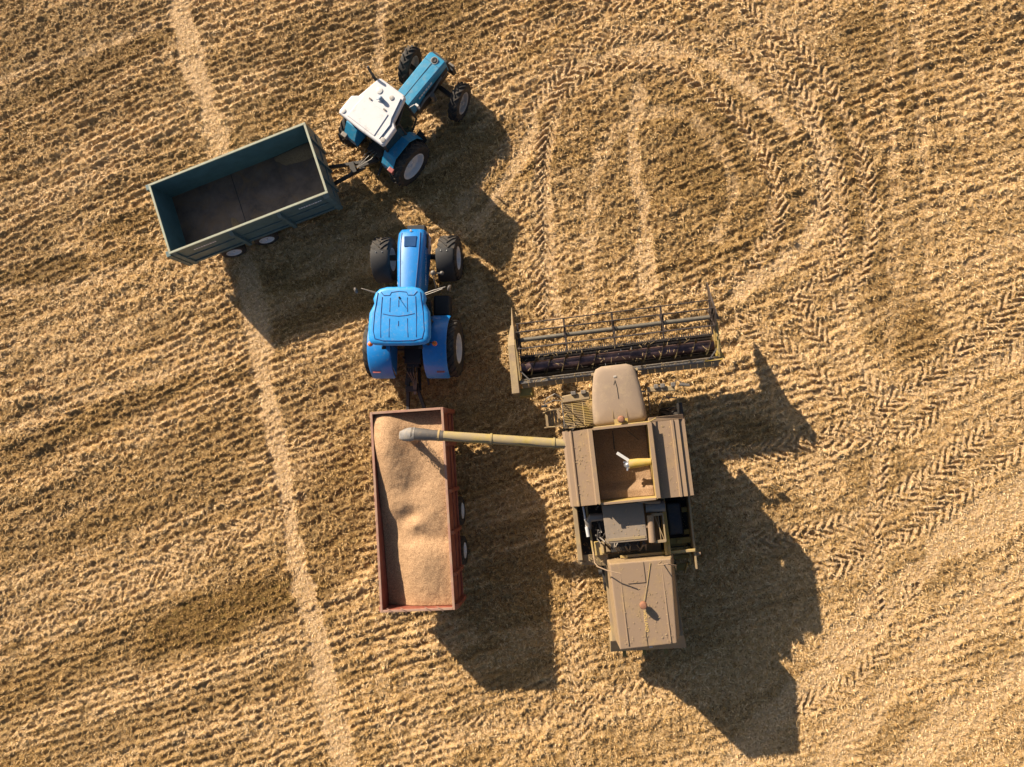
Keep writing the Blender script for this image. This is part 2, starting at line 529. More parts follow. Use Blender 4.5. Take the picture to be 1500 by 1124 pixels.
# darker, barer stubble: centre, half sizes (px), turn, strength
DARKS = [((1010, 260), (200, 180), 0, .55), ((1250, 250), (40, 190), -12, .7), ((1340, 260), (30, 240), 0, .4), ((560, 420), (230, 30), -20, .6), ((130, 620), (230, 22), -21, .7), ((170, 760), (260, 24), -21, .6), ((640, 60), (90, 60), -20, .6), ((320, 905), (230, 48), -22, 1.0), ((60, 1000), (160, 40), -22, .6), ((130, 100), (190, 26), -21, .75), ((1030, 230), (75, 110), -10, .8), ((1290, 330), (36, 130), 5, .6),
         ((1320, 480), (60, 60), 0, .7), ((1290, 60), (60, 60), 0, .6), ((620, 30), (120, 30), -20, .9), ((60, 400), (100, 26), -10, .8), ((180, 330), (70, 22), -15, .7),
         ((540, 1090), (90, 30), -20, .4), ((1010, 45), (60, 16), -10, .4), ((1300, 700), (60, 60), 0, .5), ((1340, 840), (90, 40), -25, .5), ((1300, 1070), (80, 25), -25, .45),
         ((490, 760), (60, 110), 10, .7), ((510, 620), (60, 40), 0, .5), ((420, 60), (110, 30), -20, .6), ((700, 270), (60, 60), 0, .5), ((900, 230), (60, 110), 0, .3),
         ((820, 20), (60, 16), -10, .4), ((350, 480), (50, 30), 0, .3), ((1100, 640), (40, 30), 0, .6), ((1150, 740), (40, 30), 30, .5), ((730, 400), (30, 80), 0, .5), ((440, 130), (80, 22), -25, .5)]

def field_arrays(X, Y):
    """height and surface masks of the stubble field for arrays of positions"""
    n1, n2, n3, n4 = Noise(1), Noise(2), Noise(3), Noise(4)
    shp = X.shape
    inside = (X > -26) & (X < 20) & (Y > -17) & (Y < 22)
    ca, sa = math.cos(R(20)), math.sin(R(20))
    wx = X
    wy = Y + 0.6 * (n2(X * 0.12, Y * 0.12) - 0.5) + 0.12 * (n1(X * 0.8, Y * 0.8) - 0.5)
    U = wx * ca + wy * sa
    V = -wx * sa + wy * ca
    # straw laid in rows, broken up into lumps
    row = n3(U * 0.55 + 40, V * 4.2)
    row2 = n4(U * 2.0 + 90, V * 6.5 + 31)
    lump = fbm(n1, X * 5.8 + 9, Y * 5.8, 2)
    lump2 = fbm(n2, U * 4.0, V * 8.0, 2)
    fine = n4(X * 15, Y * 15) * 0.6 + n3(X * 27, Y * 27) * 0.4
    rowy = fbm(n4, X * 0.16 + 3, Y * 0.16, 3)
    rw = np.clip((rowy - 0.35) * 3.0, 0.25, 1.0)
    # seed rows: regular ripples about 30 cm apart that wander and break up
    ph = V / 0.28 + 1.0 * n2(U * 0.14, V * 0.5) + 0.5 * n1(U * 3.0, V * 1.8)
    rip = (0.5 + 0.5 * np.sin(2 * np.pi * ph)) ** 1.3
    rwm = 0.25 + 0.75 * sstep(0.36, 0.56, fbm(n3, U * 0.09 + 11, V * 0.40 + 4, 3) + 0.05 * sstep(4, 9, X + 0.3 * Y))
    brk = sstep(0.22, 0.58, n4(U * 3.4 + 7, V * 3.1 + 9))
    # straw lying crosswise in short wisps
    cross = 1 - np.abs(2 * n3(U * 5.2 + 3, V * 1.9 + 8) - 1)
    smooth_r = sstep(2, 15, X - 0.75 * Y)                 # well trodden ground lower right
    h = 0.12 * rw * (row - 0.5) + 0.07 * (row2 - 0.5) + 0.065 * (lump - 0.5) + 0.10 * (n3(X * 9.5 + 3, Y * 9.5) - 0.5) + 0.07 * (lump2 - 0.5) + 0.05 * (cross - 0.5) * (1 - rwm)
    h = h * (1 - 0.25 * rwm) + 0.080 * rwm * (rip * (0.35 + 0.65 * brk) - 0.35)
    h = h * (1.14 - 0.54 * smooth_r) * (0.55 + 0.95 * fbm(n3, X * 0.28 + 31, Y * 0.28, 3))
    fineh = 0.095 * (fine - 0.5)
    und = 0.10 * (fbm(n1, X * 0.25, Y * 0.25, 2) - 0.5)
    swept = np.zeros(shp, np.float32)
    lug_h = np.zeros(shp, np.float32)
    lugm = np.zeros(shp, np.float32)
    for pts, wd, kind, st in TRACKS:
        P = [Vector(plan(*p)) for p in pts]
        # smooth the line
        Q = []
        for i in range(len(P) - 1):
            p0 = P[max(i - 1, 0)]
            p1, p2 = P[i], P[i + 1]
            p3 = P[min(i + 2, len(P) - 1)]
            for k in range(4):
                t = k / 4
                Q.append(0.5 * ((2 * p1) + (p2 - p0) * t + (2 * p0 - 5 * p1 + 4 * p2 - p3) * t * t + (3 * p1 - p0 - 3 * p2 + p3) * t ** 3))
        Q.append(P[-1])
        best = np.full(shp, 99.0, np.float32)
        bs = np.zeros(shp, np.float32)
        bt = np.zeros(shp, np.float32)
        s0 = 0.0
        for a, b in zip(Q[:-1], Q[1:]):
            d = b - a
            Ln = d.length
            if Ln < 1e-6:
                continue
            d = d / Ln
            m = (X > min(a.x, b.x) - wd) & (X < max(a.x, b.x) + wd) & (Y > min(a.y, b.y) - wd) & (Y < max(a.y, b.y) + wd)
            if m.any():
                rx = X[m] - a.x
                ry = Y[m] - a.y
                al = np.clip(rx * d.x + ry * d.y, 0, Ln)
                cx = rx - al * d.x
                cy = ry - al * d.y
                dist = np.sqrt(cx * cx + cy * cy)
                sg = np.sign(-rx * d.y + ry * d.x)
                bb = best[m]
                upd = dist < bb
                bb[upd] = dist[upd]
                best[m] = bb
                q = bs[m]
                q[upd] = (s0 + al)[upd]
                bs[m] = q
                q = bt[m]
                q[upd] = sg[upd]
                bt[m] = q
            s0 += Ln
        edge = wd * 0.5 * (1 + 0.9 * (n3(X * 0.8 + 5, Y * 0.8) - 0.5) + 0.7 * (n4(X * 3.1, Y * 3.1) - 0.5) + 0.4 * (n1(X * 9, Y * 9) - .5))
        inm = 1 - sstep(edge * 0.72, edge * 1.12, best)
        patchy = np.clip(0.62 + 0.85 * fbm(n2, X * 0.7 + s0, Y * 0.7, 2), 0, 1)
        inm = inm * st
        if kind == 'smooth':
            inm = inm * (np.clip(0.35 + 1.1 * fbm(n4, X * 0.9, Y * 0.9, 3), 0, 1) if st > .9 and wd > .8 else np.clip((0.75 if st > .55 else 0.3) + 1.0 * n4(X * 3.3, Y * 3.3), 0, 1))
            swept = np.maximum(swept, inm * np.clip(patchy + 0.10 * (st > .9), 0, 1))
        else:
            ph = (bs + bt * 0.04 + best * 1.15) / 0.31 + 0.55 * n1(X * 2.3, Y * 2.3) + 0.25 * n2(X * 7, Y * 7) + np.where(bt > 0, 0.5, 0)
            bars = np.abs((ph % 1.0) - 0.5) * 2
            bars = sstep(0.15, 0.85, bars)
            gap = sstep(0.0, 0.05, best)
            hh = (bars - 0.55) * 0.15 * gap * (0.25 + 1.3 * n4(X * 1.7, Y * 1.7))
            k = inm * sstep(0.50, 1.0, patchy)
            upd = k > lugm
            lug_h = np.where(upd, hh, lug_h)
            lugm = np.maximum(lugm, k)
    dark = np.zeros(shp, np.float32)
    for (cx, cy), (ax, ay), tr, st in DARKS:
        c = plan(cx, cy)
        k = 42.2
        dx, dy = X - c[0], Y - c[1]
        a = R(-tr)
        xx = (dx * math.cos(a) + dy * math.sin(a)) / (ax / k)
        yy = (-dx * math.sin(a) + dy * math.cos(a)) / (ay / k)
        rr = np.sqrt(xx * xx + yy * yy) + 0.7 * (fbm(n1, X * 0.8, Y * 0.8, 3) - 0.5)
        dark = np.maximum(dark, (1 - sstep(0.6, 1.25, rr)) * st)
    dn = 0.5 * fbm(n3, U * 0.06 + 7, V * 0.75 + 2, 4) + 0.5 * fbm(n4, U * 0.5 + 7, V * 1.6 + 2, 3)
    lt = 1.0 - 0.5 * sstep(-2, 9, X + 0.35 * (-Y))        # the worked ground to the right is paler
    band = fbm(n1, U * 0.035 + 3, V * 0.62 + 9, 3)             # long passes of thinner and thicker straw
    dark = np.clip(np.maximum(np.maximum(dark, sstep(0.50, 0.60, dn) * 0.55 * lt), sstep(0.50, 0.58, band) * (0.25 + 0.45 * dn) * lt * (1 - smooth_r)) - 0.7 * swept - 0.6 * lugm, 0, 1)
    hh = h * (1 - 0.82 * swept) * (1 - 0.7 * lugm) * (1 - 0.30 * dark) + lug_h * lugm - 0.035 * swept - 0.02 * lugm + fineh * (1 - 0.55 * swept) + und
    return hh, swept, dark, lugm, h, inside

def axis(lo, hi, st, far):
    a = list(np.arange(lo, hi, st))
    g = st
    p = a[-1]
    while p < far:
        g *= 1.35
        p += g
        a.append(p)
    g = st
    p = lo
    pre = []
    while p > -far:
        g *= 1.35
        p -= g
        pre.append(p)
    return np.array(pre[::-1] + a)

gx = axis(-25.0, 16.5, 0.039, 600)
gy = axis(-14.0, 18.5, 0.039, 600)
GX, GY = np.meshgrid(gx, gy)
HH, SW, DK, LG, HROW, _ = field_arrays(GX, GY)
farf = np.clip((np.maximum(np.abs(GX), np.abs(GY)) - 40) / 40, 0, 1)
HH = HH * (1 - farf)
nx, ny = len(gx), len(gy)
me = bpy.data.meshes.new('field')
me.vertices.add(nx * ny)
me.vertices.foreach_set('co', np.stack([GX, GY, HH], -1).astype(np.float32).ravel())
i = np.arange((nx - 1) * (ny - 1))
ii = (i // (nx - 1)) * nx + i % (nx - 1)
quads = np.stack([ii, ii + 1, ii + nx + 1, ii + nx], -1).astype(np.int32)
me.loops.add(quads.size)
me.loops.foreach_set('vertex_index', quads.ravel())
me.polygons.add(len(quads))
me.polygons.foreach_set('loop_start', (np.arange(len(quads)) * 4).astype(np.int32))
me.polygons.foreach_set('use_smooth', np.ones(len(quads), bool))
me.update(calc_edges=True)
_u, _v = GX * math.cos(R(20)) + GY * math.sin(R(20)), -GX * math.sin(R(20)) + GY * math.cos(R(20))
PL = sstep(-6, 13, GX - 0.55 * GY) * (0.65 + 0.9 * (fbm(Noise(8), GX * 0.3, GY * 0.3, 3) - 0.3))
PL = np.clip(PL + 0.9 * sstep(0.50, 0.62, fbm(Noise(9), _u * 0.045, _v * 0.8, 3)), 0, 1.15)
for nm, arr in (('swept', SW), ('bare', DK), ('print', LG), ('bleached', PL)):
    at = me.attributes.new(nm, 'FLOAT', 'POINT')
    at.data.foreach_set('value', arr.astype(np.float32).ravel())

def field_mat():
    m = bpy.data.materials.new('straw_stubble')
    m.use_nodes = True
    t = m.node_tree
    N, L = t.nodes, t.links
    b = N['Principled BSDF']
    b.inputs['Roughness'].default_value = 0.9
    b.inputs['Specular IOR Level'].default_value = 0.2
    tc = N.new('ShaderNodeTexCoord')
    def noise(sc, det=4, ro=0.6, vec=None, dist=0.0):
        n = N.new('ShaderNodeTexNoise')
        n.inputs['Scale'].default_value = sc
        n.inputs['Detail'].default_value = det
        n.inputs['Roughness'].default_value = ro
        n.inputs['Distortion'].default_value = dist
        L.new(vec or tc.outputs['Object'], n.inputs['Vector'])
        return n.outputs[0]
    def mixc(f, a, bb, blend='MIX'):
        x = N.new('ShaderNodeMix')
        x.data_type = 'RGBA'
        x.blend_type = blend
        if isinstance(f, float):
            x.inputs[0].default_value = f
        else:
            L.new(f, x.inputs[0])
        for k, s_ in ((6, a), (7, bb)):
            if isinstance(s_, tuple):
                x.inputs[k].default_value = (*s_, 1)
            else:
                L.new(s_, x.inputs[k])
        return x.outputs[2]
    def rng(s_, a, bb, c=0.0, d=1.0):
        r = N.new('ShaderNodeMapRange')
        r.inputs[1].default_value = a
        r.inputs[2].default_value = bb
        r.inputs[3].default_value = c
        r.inputs[4].default_value = d
        L.new(s_, r.inputs[0])
        return r.outputs[0]
    def attr(nm):
        a = N.new('ShaderNodeAttribute')
        a.attribute_name = nm
        return a.outputs['Fac']
    straw = mixc(rng(noise(7.0, 6, 0.8), 0.36, 0.62), (0.34, 0.185, 0.036), (0.73, 0.455, 0.185))
    straw = mixc(rng(noise(22.0, 4, 0.85), 0.44, 0.70), straw, (0.80, 0.56, 0.30))
    straw = mixc(rng(noise(11.0, 4, 0.8, dist=1.0), 0.54, 0.70, 0.0, 0.75), straw, (0.20, 0.105, 0.028))
    straw = mixc(rng(noise(0.22, 3), 0.40, 0.62), straw, mixc(0.5, straw, (0.62, 0.45, 0.27)))
    straw = mixc(rng(attr('bleached'), 0.0, 1.0, 0.0, 0.70), straw, mixc(rng(noise(16.0, 5, 0.8), 0.36, 0.64), (0.54, 0.34, 0.145), (0.92, 0.67, 0.385)))
    bare = mixc(rng(noise(14.0, 5, 0.75), 0.35, 0.65), (0.11, 0.060, 0.014), (0.29, 0.175, 0.05))
    bare = mixc(rng(noise(2.3, 5, 0.7), 0.52, 0.66, 0.0, 0.55), bare, (0.17, 0.14, 0.03))
    c = mixc(rng(attr('bare'), 0.0, 1.0, 0.0, 0.92), straw, bare)
    sw = mixc(rng(noise(20.0, 5, 0.7), 0.35, 0.65), (0.58, 0.385, 0.20), (0.80, 0.565, 0.335))
    c = mixc(rng(attr('swept'), 0.05, 0.9, 0.0, 0.92), c, sw)
    c = mixc(rng(attr('print'), 0.0, 0.8, 0.0, 0.75), c, mixc(rng(noise(18.0, 5, 0.8), 0.36, 0.64), (0.50, 0.32, 0.15), (0.80, 0.58, 0.35)))
    L.new(c, b.inputs['Base Color'])
    # straw-like fibres
    wv = N.new('ShaderNodeTexNoise')
    wv.inputs['Scale'].default_value = 38
    wv.inputs['Detail'].default_value = 5
    wv.inputs['Roughness'].default_value = 0.8
    wv.inputs['Distortion'].default_value = 1.5
    L.new(tc.outputs['Object'], wv.inputs['Vector'])
    bp = N.new('ShaderNodeBump')
    bp.inputs['Strength'].default_value = 1.0
    bp.inputs['Distance'].default_value = 0.06
    L.new(wv.outputs[0], bp.inputs['Height'])
    L.new(bp.outputs[0], b.inputs['Normal'])
    return m
me.materials.append(field_mat())
field = bpy.data.objects.new('field', me)
COL.objects.link(field)
field['kind'] = 'structure'
field['label'] = 'harvested stubble field with straw rows and tyre prints'

# loose straw and short stubble lying on the field
def straw():
    n = 760000
    x = RNG.uniform(-26, 17, n)
    y = RNG.uniform(-13.5, 20, n)
    z, sw, dk, lg, _, _ = field_arrays(x, y)
    L_ = RNG.uniform(0.05, 0.19, n)
    a = RNG.uniform(0, 2 * np.pi, n)
    up = RNG.random(n) < (0.38 + 0.25 * dk) * (1 - 0.8 * sw)
    tilt = np.where(up, RNG.uniform(0.5, 1.2, n), RNG.uniform(-0.05, 0.45, n))
    L_ = np.where(up, L_ * 0.6, L_)
    L_ = L_ * (1 - 0.4 * sw)
    dx, dy, dz = np.cos(a) * np.cos(tilt) * L_, np.sin(a) * np.cos(tilt) * L_, np.sin(tilt) * L_
    wv = RNG.uniform(0.007, 0.017, n)
    ox, oy = -np.sin(a) * wv, np.cos(a) * wv
    z0 = z + 0.006
    V = np.empty((n, 3, 3), np.float32)
    V[:, 0] = np.stack([x - ox, y - oy, z0], -1)
    V[:, 1] = np.stack([x + ox, y + oy, z0 + wv * 0.5], -1)
    V[:, 2] = np.stack([x + dx, y + dy, z0 + np.maximum(dz, 0.004) + 0.01], -1)
    m = bpy.data.meshes.new('loose_straw')
    m.vertices.add(3 * n)
    m.vertices.foreach_set('co', V.ravel())
    m.loops.add(3 * n)
    m.loops.foreach_set('vertex_index', np.arange(3 * n, dtype=np.int32))
    m.polygons.add(n)
    m.polygons.foreach_set('loop_start', (np.arange(n) * 3).astype(np.int32))
    m.update(calc_edges=True)
    tn = RNG.random(n) ** 0.8
    tn = np.clip(tn - 0.45 * dk + 0.2 * sw, 0, 1)
    at = m.attributes.new('tone', 'FLOAT', 'POINT')
    at.data.foreach_set('value', np.repeat(tn, 3).astype(np.float32))
    mt = bpy.data.materials.new('dry_straw')
    mt.use_nodes = True
    N, L = mt.node_tree.nodes, mt.node_tree.links
    b = N['Principled BSDF']
    b.inputs['Roughness'].default_value = 0.7
    an = N.new('ShaderNodeAttribute')
    an.attribute_name = 'tone'
    cr = N.new('ShaderNodeValToRGB')
    e = cr.color_ramp.elements
    e[0].position, e[0].color = 0.0, (0.15, 0.075, 0.014, 1)
    e[1].position, e[1].color = 1.0, (0.88, 0.65, 0.37, 1)
    k = e.new(0.45)
    k.color = (0.52, 0.31, 0.095, 1)
    L.new(an.outputs['Fac'], cr.inputs[0])
    L.new(cr.outputs[0], b.inputs['Base Color'])
    m.materials.append(mt)
    o = bpy.data.objects.new('loose_straw', m)
    COL.objects.link(o)
    o['label'] = 'loose cut straw and stubble scattered over the field'
    o['category'] = 'straw'
    o['kind'] = 'stuff'
straw()

# ------------------------------------------------------------------ trailers
def box_trailer(T, Lh, Wh, zf, zt, m, mr, ribs, rib_in=0.0):
    """open box body: floor, four side panels, pale rim, outer posts"""
    MB().box(-Lh + .05, Lh - .05, -Wh + .05, Wh - .05, zf, zf + .05).build('floor', M['floor'] if m is M['green'] else m, T)
    th = 0.05
    def panel(x0, x1, y0, y1, lip):
        b = MB().box(x0, x1, y0, y1, zf - 0.02, zt - 0.04)
        return b
    # long sides with pressed horizontal swages
    for s in (-1, 1):
        ya, yb = s * (Wh - th), s * Wh
        b = MB().box(-Lh + th, Lh - th, min(ya, yb), max(ya, yb), zf - .02, zt - .045)
        H = zt - zf
        for k in (0.42, ):
            b.box(-Lh + .1, Lh - .1, min(yb, yb + s * .035), max(yb, yb + s * .035), zf + H * k - .035, zf + H * k + .035)
        b.box(-Lh + .02, Lh - .02, min(yb, yb + s * .05), max(yb, yb + s * .05), zf - .08, zf + .06)
        b.build('side_panel', m, T, bevel=.008)
    for s, nm in ((-1, 'tailgate'), (1, 'front_panel')):
        xa, xb = s * (Lh - th), s * Lh
        b = MB().box(min(xa, xb), max(xa, xb), -Wh, Wh, zf - .02, zt - .045)
        for k in (0.4,):
            b.box(min(xb, xb + s * .03), max(xb, xb + s * .03), -Wh + .1, Wh - .1, zf + H * k - .035, zf + H * k + .035)
        b.build(nm, m, T, bevel=.008)
    r = MB()
    e = 0.02
    r.box(-Lh - e, Lh + e, Wh - th - .01, Wh + e, zt - .045, zt)
    r.box(-Lh - e, Lh + e, -Wh - e, -Wh + th + .01, zt - .045, zt)
    r.box(-Lh - e, -Lh + th + .01, -Wh + th + .012, Wh - th - .012, zt - .045, zt)
    r.box(Lh - th - .01, Lh + e, -Wh + th + .012, Wh - th - .012, zt - .045, zt)
    r.build('top_rim', mr, T, bevel=.01)
    for x, wd_, out in ribs:
        for s in (-1, 1):
            b = MB()
            y0, y1 = s * (Wh + .002), s * (Wh + out)
            b.wedge([(x - wd_, y0), (x + wd_, y0), (x + wd_ * .8, y1), (x - wd_ * .8, y1)], [zf - .16] * 4, [zt - .05, zt - .05, zt - .22, zt - .22])
            b.build('side_post', m, T, bevel=.006)

def chassis(T, Lh, zf, axles, wy, wr, m, tongue, rim, rr, ww=0.38, ty=0.0):
    c = MB()
    for s in (-1, 1):
        c.box(-Lh + .2, Lh - .1, s * .42 - .06, s * .42 + .06, zf - .32, zf - .085)
    for k in range(6):
        x = -Lh + .4 + k * (2 * Lh - .8) / 5
        c.box(x - .04, x + .04, -1.05, 1.05, zf - .2, zf - .09)
    c.build('chassis', M['dark'], T, bevel=.005)
    d = MB()
    zt_ = 0.75
    d.bar((Lh - .6, .42, zf - .3), (tongue - .5, ty + .10, zt_), .11, .13)
    d.bar((Lh - .6, -.42, zf - .3), (tongue - .5, ty - .10, zt_), .11, .13)
    d.bar((tongue - .65, ty, zt_), (tongue, ty, zt_), .17, .15)
    d.tube([(tongue, ty, zt_ - .03), (tongue + .14, ty, zt_ - .03)], .06, 10)
    d.box(tongue - 1.0, tongue - .8, ty - .22, ty + .18, zt_ + .03, zt_ + .2)
    d.build('drawbar', m, T, bevel=.006)
    for x in axles:
        MB().tube([(x, -wy, wr), (x, wy, wr)], .06, 10).build('axle', M['dark'], T, True)
        for s in (-1, 1):
            wheel(T, (x, s * wy, wr), wr, ww, rr, rim, s, 0, 0, .06)

# red grain trailer
YR = 1.643
TR = thing('grain_trailer', 'rust red high sided trailer heaped with wheat behind the bright blue tractor', 'trailer', (-5.929, -2.732, 0), YR)
box_trailer(TR, 3.245, 1.215, 1.16, 2.53, M['red'], M['red_rim'], [(-3.19, .09, .12), (-2.17, .07, .10), (-.84, .07, .10), (.51, .07, .10), (2.04, .07, .10), (3.15, .09, .10)])
chassis(TR, 3.245, 1.16, (-.33, -1.71), 1.12, .50, M['dark'], 4.95, M['rim_white'], .27, ww=.40, ty=.22)
for y in (-.85, -.45, .35, .8):
    hk = MB()
    hk.tube([(-3.30, y, 2.55), (-3.19, y + .07, 2.575), (-3.13, y + .2, 2.56)], .012, 6)
    hk.build('cover_hook', M['red_rim'], TR)

# wheat in the red trailer
def heap(name, label, T, Lh, Wh, z0, fn, nx_=150, ny_=64, zmin=1.5, material='grain'):
    xs = np.linspace(-Lh, Lh, nx_)
    ys = np.linspace(-Wh, Wh, ny_)
    X, Y = np.meshgrid(xs, ys)
    Z = fn(X, Y)
    m = bpy.data.meshes.new(name)
    V = [(float(a), float(b), float(c)) for a, b, c in zip(X.ravel(), Y.ravel(), Z.ravel())]
    F = [(j * nx_ + i_, j * nx_ + i_ + 1, (j + 1) * nx_ + i_ + 1, (j + 1) * nx_ + i_) for j in range(ny_ - 1) for i_ in range(nx_ - 1)]
    m.from_pydata(V, [], F)
    for p in m.polygons:
        p.use_smooth = True
    # close it below so that it is a solid heap
    bm = bmesh.new()
    bm.from_mesh(m)
    be = [e for e in bm.edges if e.is_boundary]
    ex = bmesh.ops.extrude_edge_only(bm, edges=be)
    vs = [v for v in ex['geom'] if isinstance(v, bmesh.types.BMVert)]
    for v in vs:
        v.co.z = zmin
    eb = [e for e in bm.edges if e.is_boundary]
    bmesh.ops.contextual_create(bm, geom=eb)
    bm.to_mesh(m)
    bm.free()
    m.materials.append(M[material])
    o = bpy.data.objects.new(name, m)
    COL.objects.link(o)
    o.matrix_world = Matrix.Translation(T.location) @ Matrix.Rotation(T.rotation_euler.z, 4, 'Z') @ Matrix.Diagonal((*getattr(T, 'scale', (1, 1, 1)), 1))
    o['label'] = label
    o['category'] = 'grain'
    return o

def g2(X, Y, cx, cy, sx, sy, tr=0.0):
    a = R(tr)
    dx, dy = X - cx, Y - cy
    xx = (dx * math.cos(a) + dy * math.sin(a)) / sx
    yy = (-dx * math.sin(a) + dy * math.cos(a)) / sy
    return np.exp(-0.5 * (xx * xx + yy * yy))

def red_heap(X, Y):
    nz, nz2 = Noise(21), Noise(22)
    # level falls towards the tail along the left wall, rises to the right rim
    base = 2.60 + 0.14 * np.clip(X, -3.3, 3.3) / 3.3 + 0.10 * np.clip(-Y, -1.2, 1.2)
    base = base - 0.18 * sstep(1.0, -3.0, X) * sstep(-0.3, 1.2, Y)
    z = base
    z = z + 0.44 * g2(X, Y, 2.35, .75, .80, .48, 10)
    z = z + 0.12 * g2(X, Y, 1.3, .75, .9, .35, -8)
    z = z + 0.14 * g2(X, Y, .6, -.2, .8, .8, 20)
    z = z - 0.15 * g2(X, Y, -.35, .25, .22, .30, 20)
    z = z + 0.10 * g2(X, Y, -.62, .25, .22, .34, 20)
    z = z - 0.13 * g2(X, Y, -.95, -.3, .22, .9, -10)
    z = z + 0.27 * g2(X, Y, -1.9, -.25, .95, .65)
    z = z - 0.30 * g2(X, Y, 3.3, -1.1, .7, .8, 0)
    z = z - 0.12 * g2(X, Y, 3.3, .3, .25, 1.5, 0)
    z = z - 0.04 * g2(X, Y, 1.2, -.7, .5, .5)
    for cx, cy, s_, am in ((1.2, .3, .3, .05), (.9, -.3, .25, -.05), (.1, .6, .3, .06), (-.1, -.7, .3, .06), (-1.3, .3, .3, .05), (.6, .1, .16, -.04), (-.15, .05, .13, -.06), (-.5, -.05, .12, .05)):
        z = z + am * g2(X, Y, cx, cy, s_, s_)
    z = z + 0.05 * (fbm(nz, X * 1.6, Y * 1.6, 3) - .5) + 0.022 * (fbm(nz2, X * 7, Y * 7, 2) - .5)
    return np.minimum(z, 3.25) - .41
heap('wheat_heap', 'pinkish gold wheat heaped unevenly in the red trailer', TR, 3.185, 1.155, 2.2, red_heap, 200, 90, 1.22)

# green trailer
YG = 0.340
TG = thing('empty_trailer', 'empty grey green high sided trailer with pale rim, hitched to the white roofed tractor', 'trailer', (-12.329, 8.159, 0), YG)
box_trailer(TG, 3.0, 1.31, 1.02, 2.41, M['green'], M['green_rim'], [(-2.88, .10, .06), (-.72, .08, .14), (1.10, .08, .14), (2.88, .12, .10)])
chassis(TG, 2.95, 1.02, (-1.56, -.22), 1.16, .46, M['dark'], 4.70, M['rim_white'], .27, ww=.36, ty=-.10)
for x0 in (-2.3, 1.75):
    lab = MB()
    k = x0
    random.seed(3)
    while k < x0 + .85:
        wdt = random.uniform(.04, .10)
        lab.box(k, k + wdt, -1.318, -1.3115, 1.95, 2.02)
        k += wdt + .025
    lab.build('white_marking', M['text_white'], TG)
for s in (-.75, 0, .75):
    frs = MB()
    frs.box(3.002, 3.06, s - .05, s + .05, .95, 2.34)
    frs.build('front_post', M['green'], TG, bevel=.006)
for y in (-1.27, 1.27):
    MB().box(-3.16, -3.004, y - .1, y + .1, .9, 2.34).build('tailgate_post', M['green'], TG, bevel=.008)
for x in (-0.55,):
    MB().box(x - .012, x + .012, -1.25, 1.25, 1.071, 1.078).build('floor_seam', M['dark'], TG)
# leavings on its floor
def left1(X, Y):
    nz = Noise(31)
    z = 1.03 + 0.16 * g2(X, Y, 2.6, 1.1, .9, .28, -4) + 0.05 * (fbm(nz, X * 2.5, Y * 2.5, 3) - 0.62)
    z = z + 0.085 * g2(X, Y, -.95, -.55, .14, .30, 10) + .05 * g2(X, Y, -.8, -1.2, .25, .2)
    return np.maximum(z, 1.0415)
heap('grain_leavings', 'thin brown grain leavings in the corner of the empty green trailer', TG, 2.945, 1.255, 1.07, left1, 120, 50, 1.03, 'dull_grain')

# ------------------------------------------------------------------ bright blue tractor
TB = thing('tractor', 'bright blue tractor with blue ribbed cab roof and black front mudguards, pulling the red trailer', 'tractor', (-6.276, 2.70, 0), R(90.2))
TB.scale = (1, 1, 1.05)

def mirror(T, base, out, material, parent_name='mirror', head=(.05, .20, .26)):
    b = MB()
    b.tube([base, ((base[0] + out[0]) / 2 + .06, (base[1] + out[1]) / 2, out[2] + .03), out], .016, 6)
    sx_, sy_, sz_ = head
    b.box(out[0] - sx_, out[0] + sx_ * .2, out[1] - sy_ / 2, out[1] + sy_ / 2, out[2] - sz_, out[2] + .04)
    return b.build(parent_name, material, T, bevel=.01)

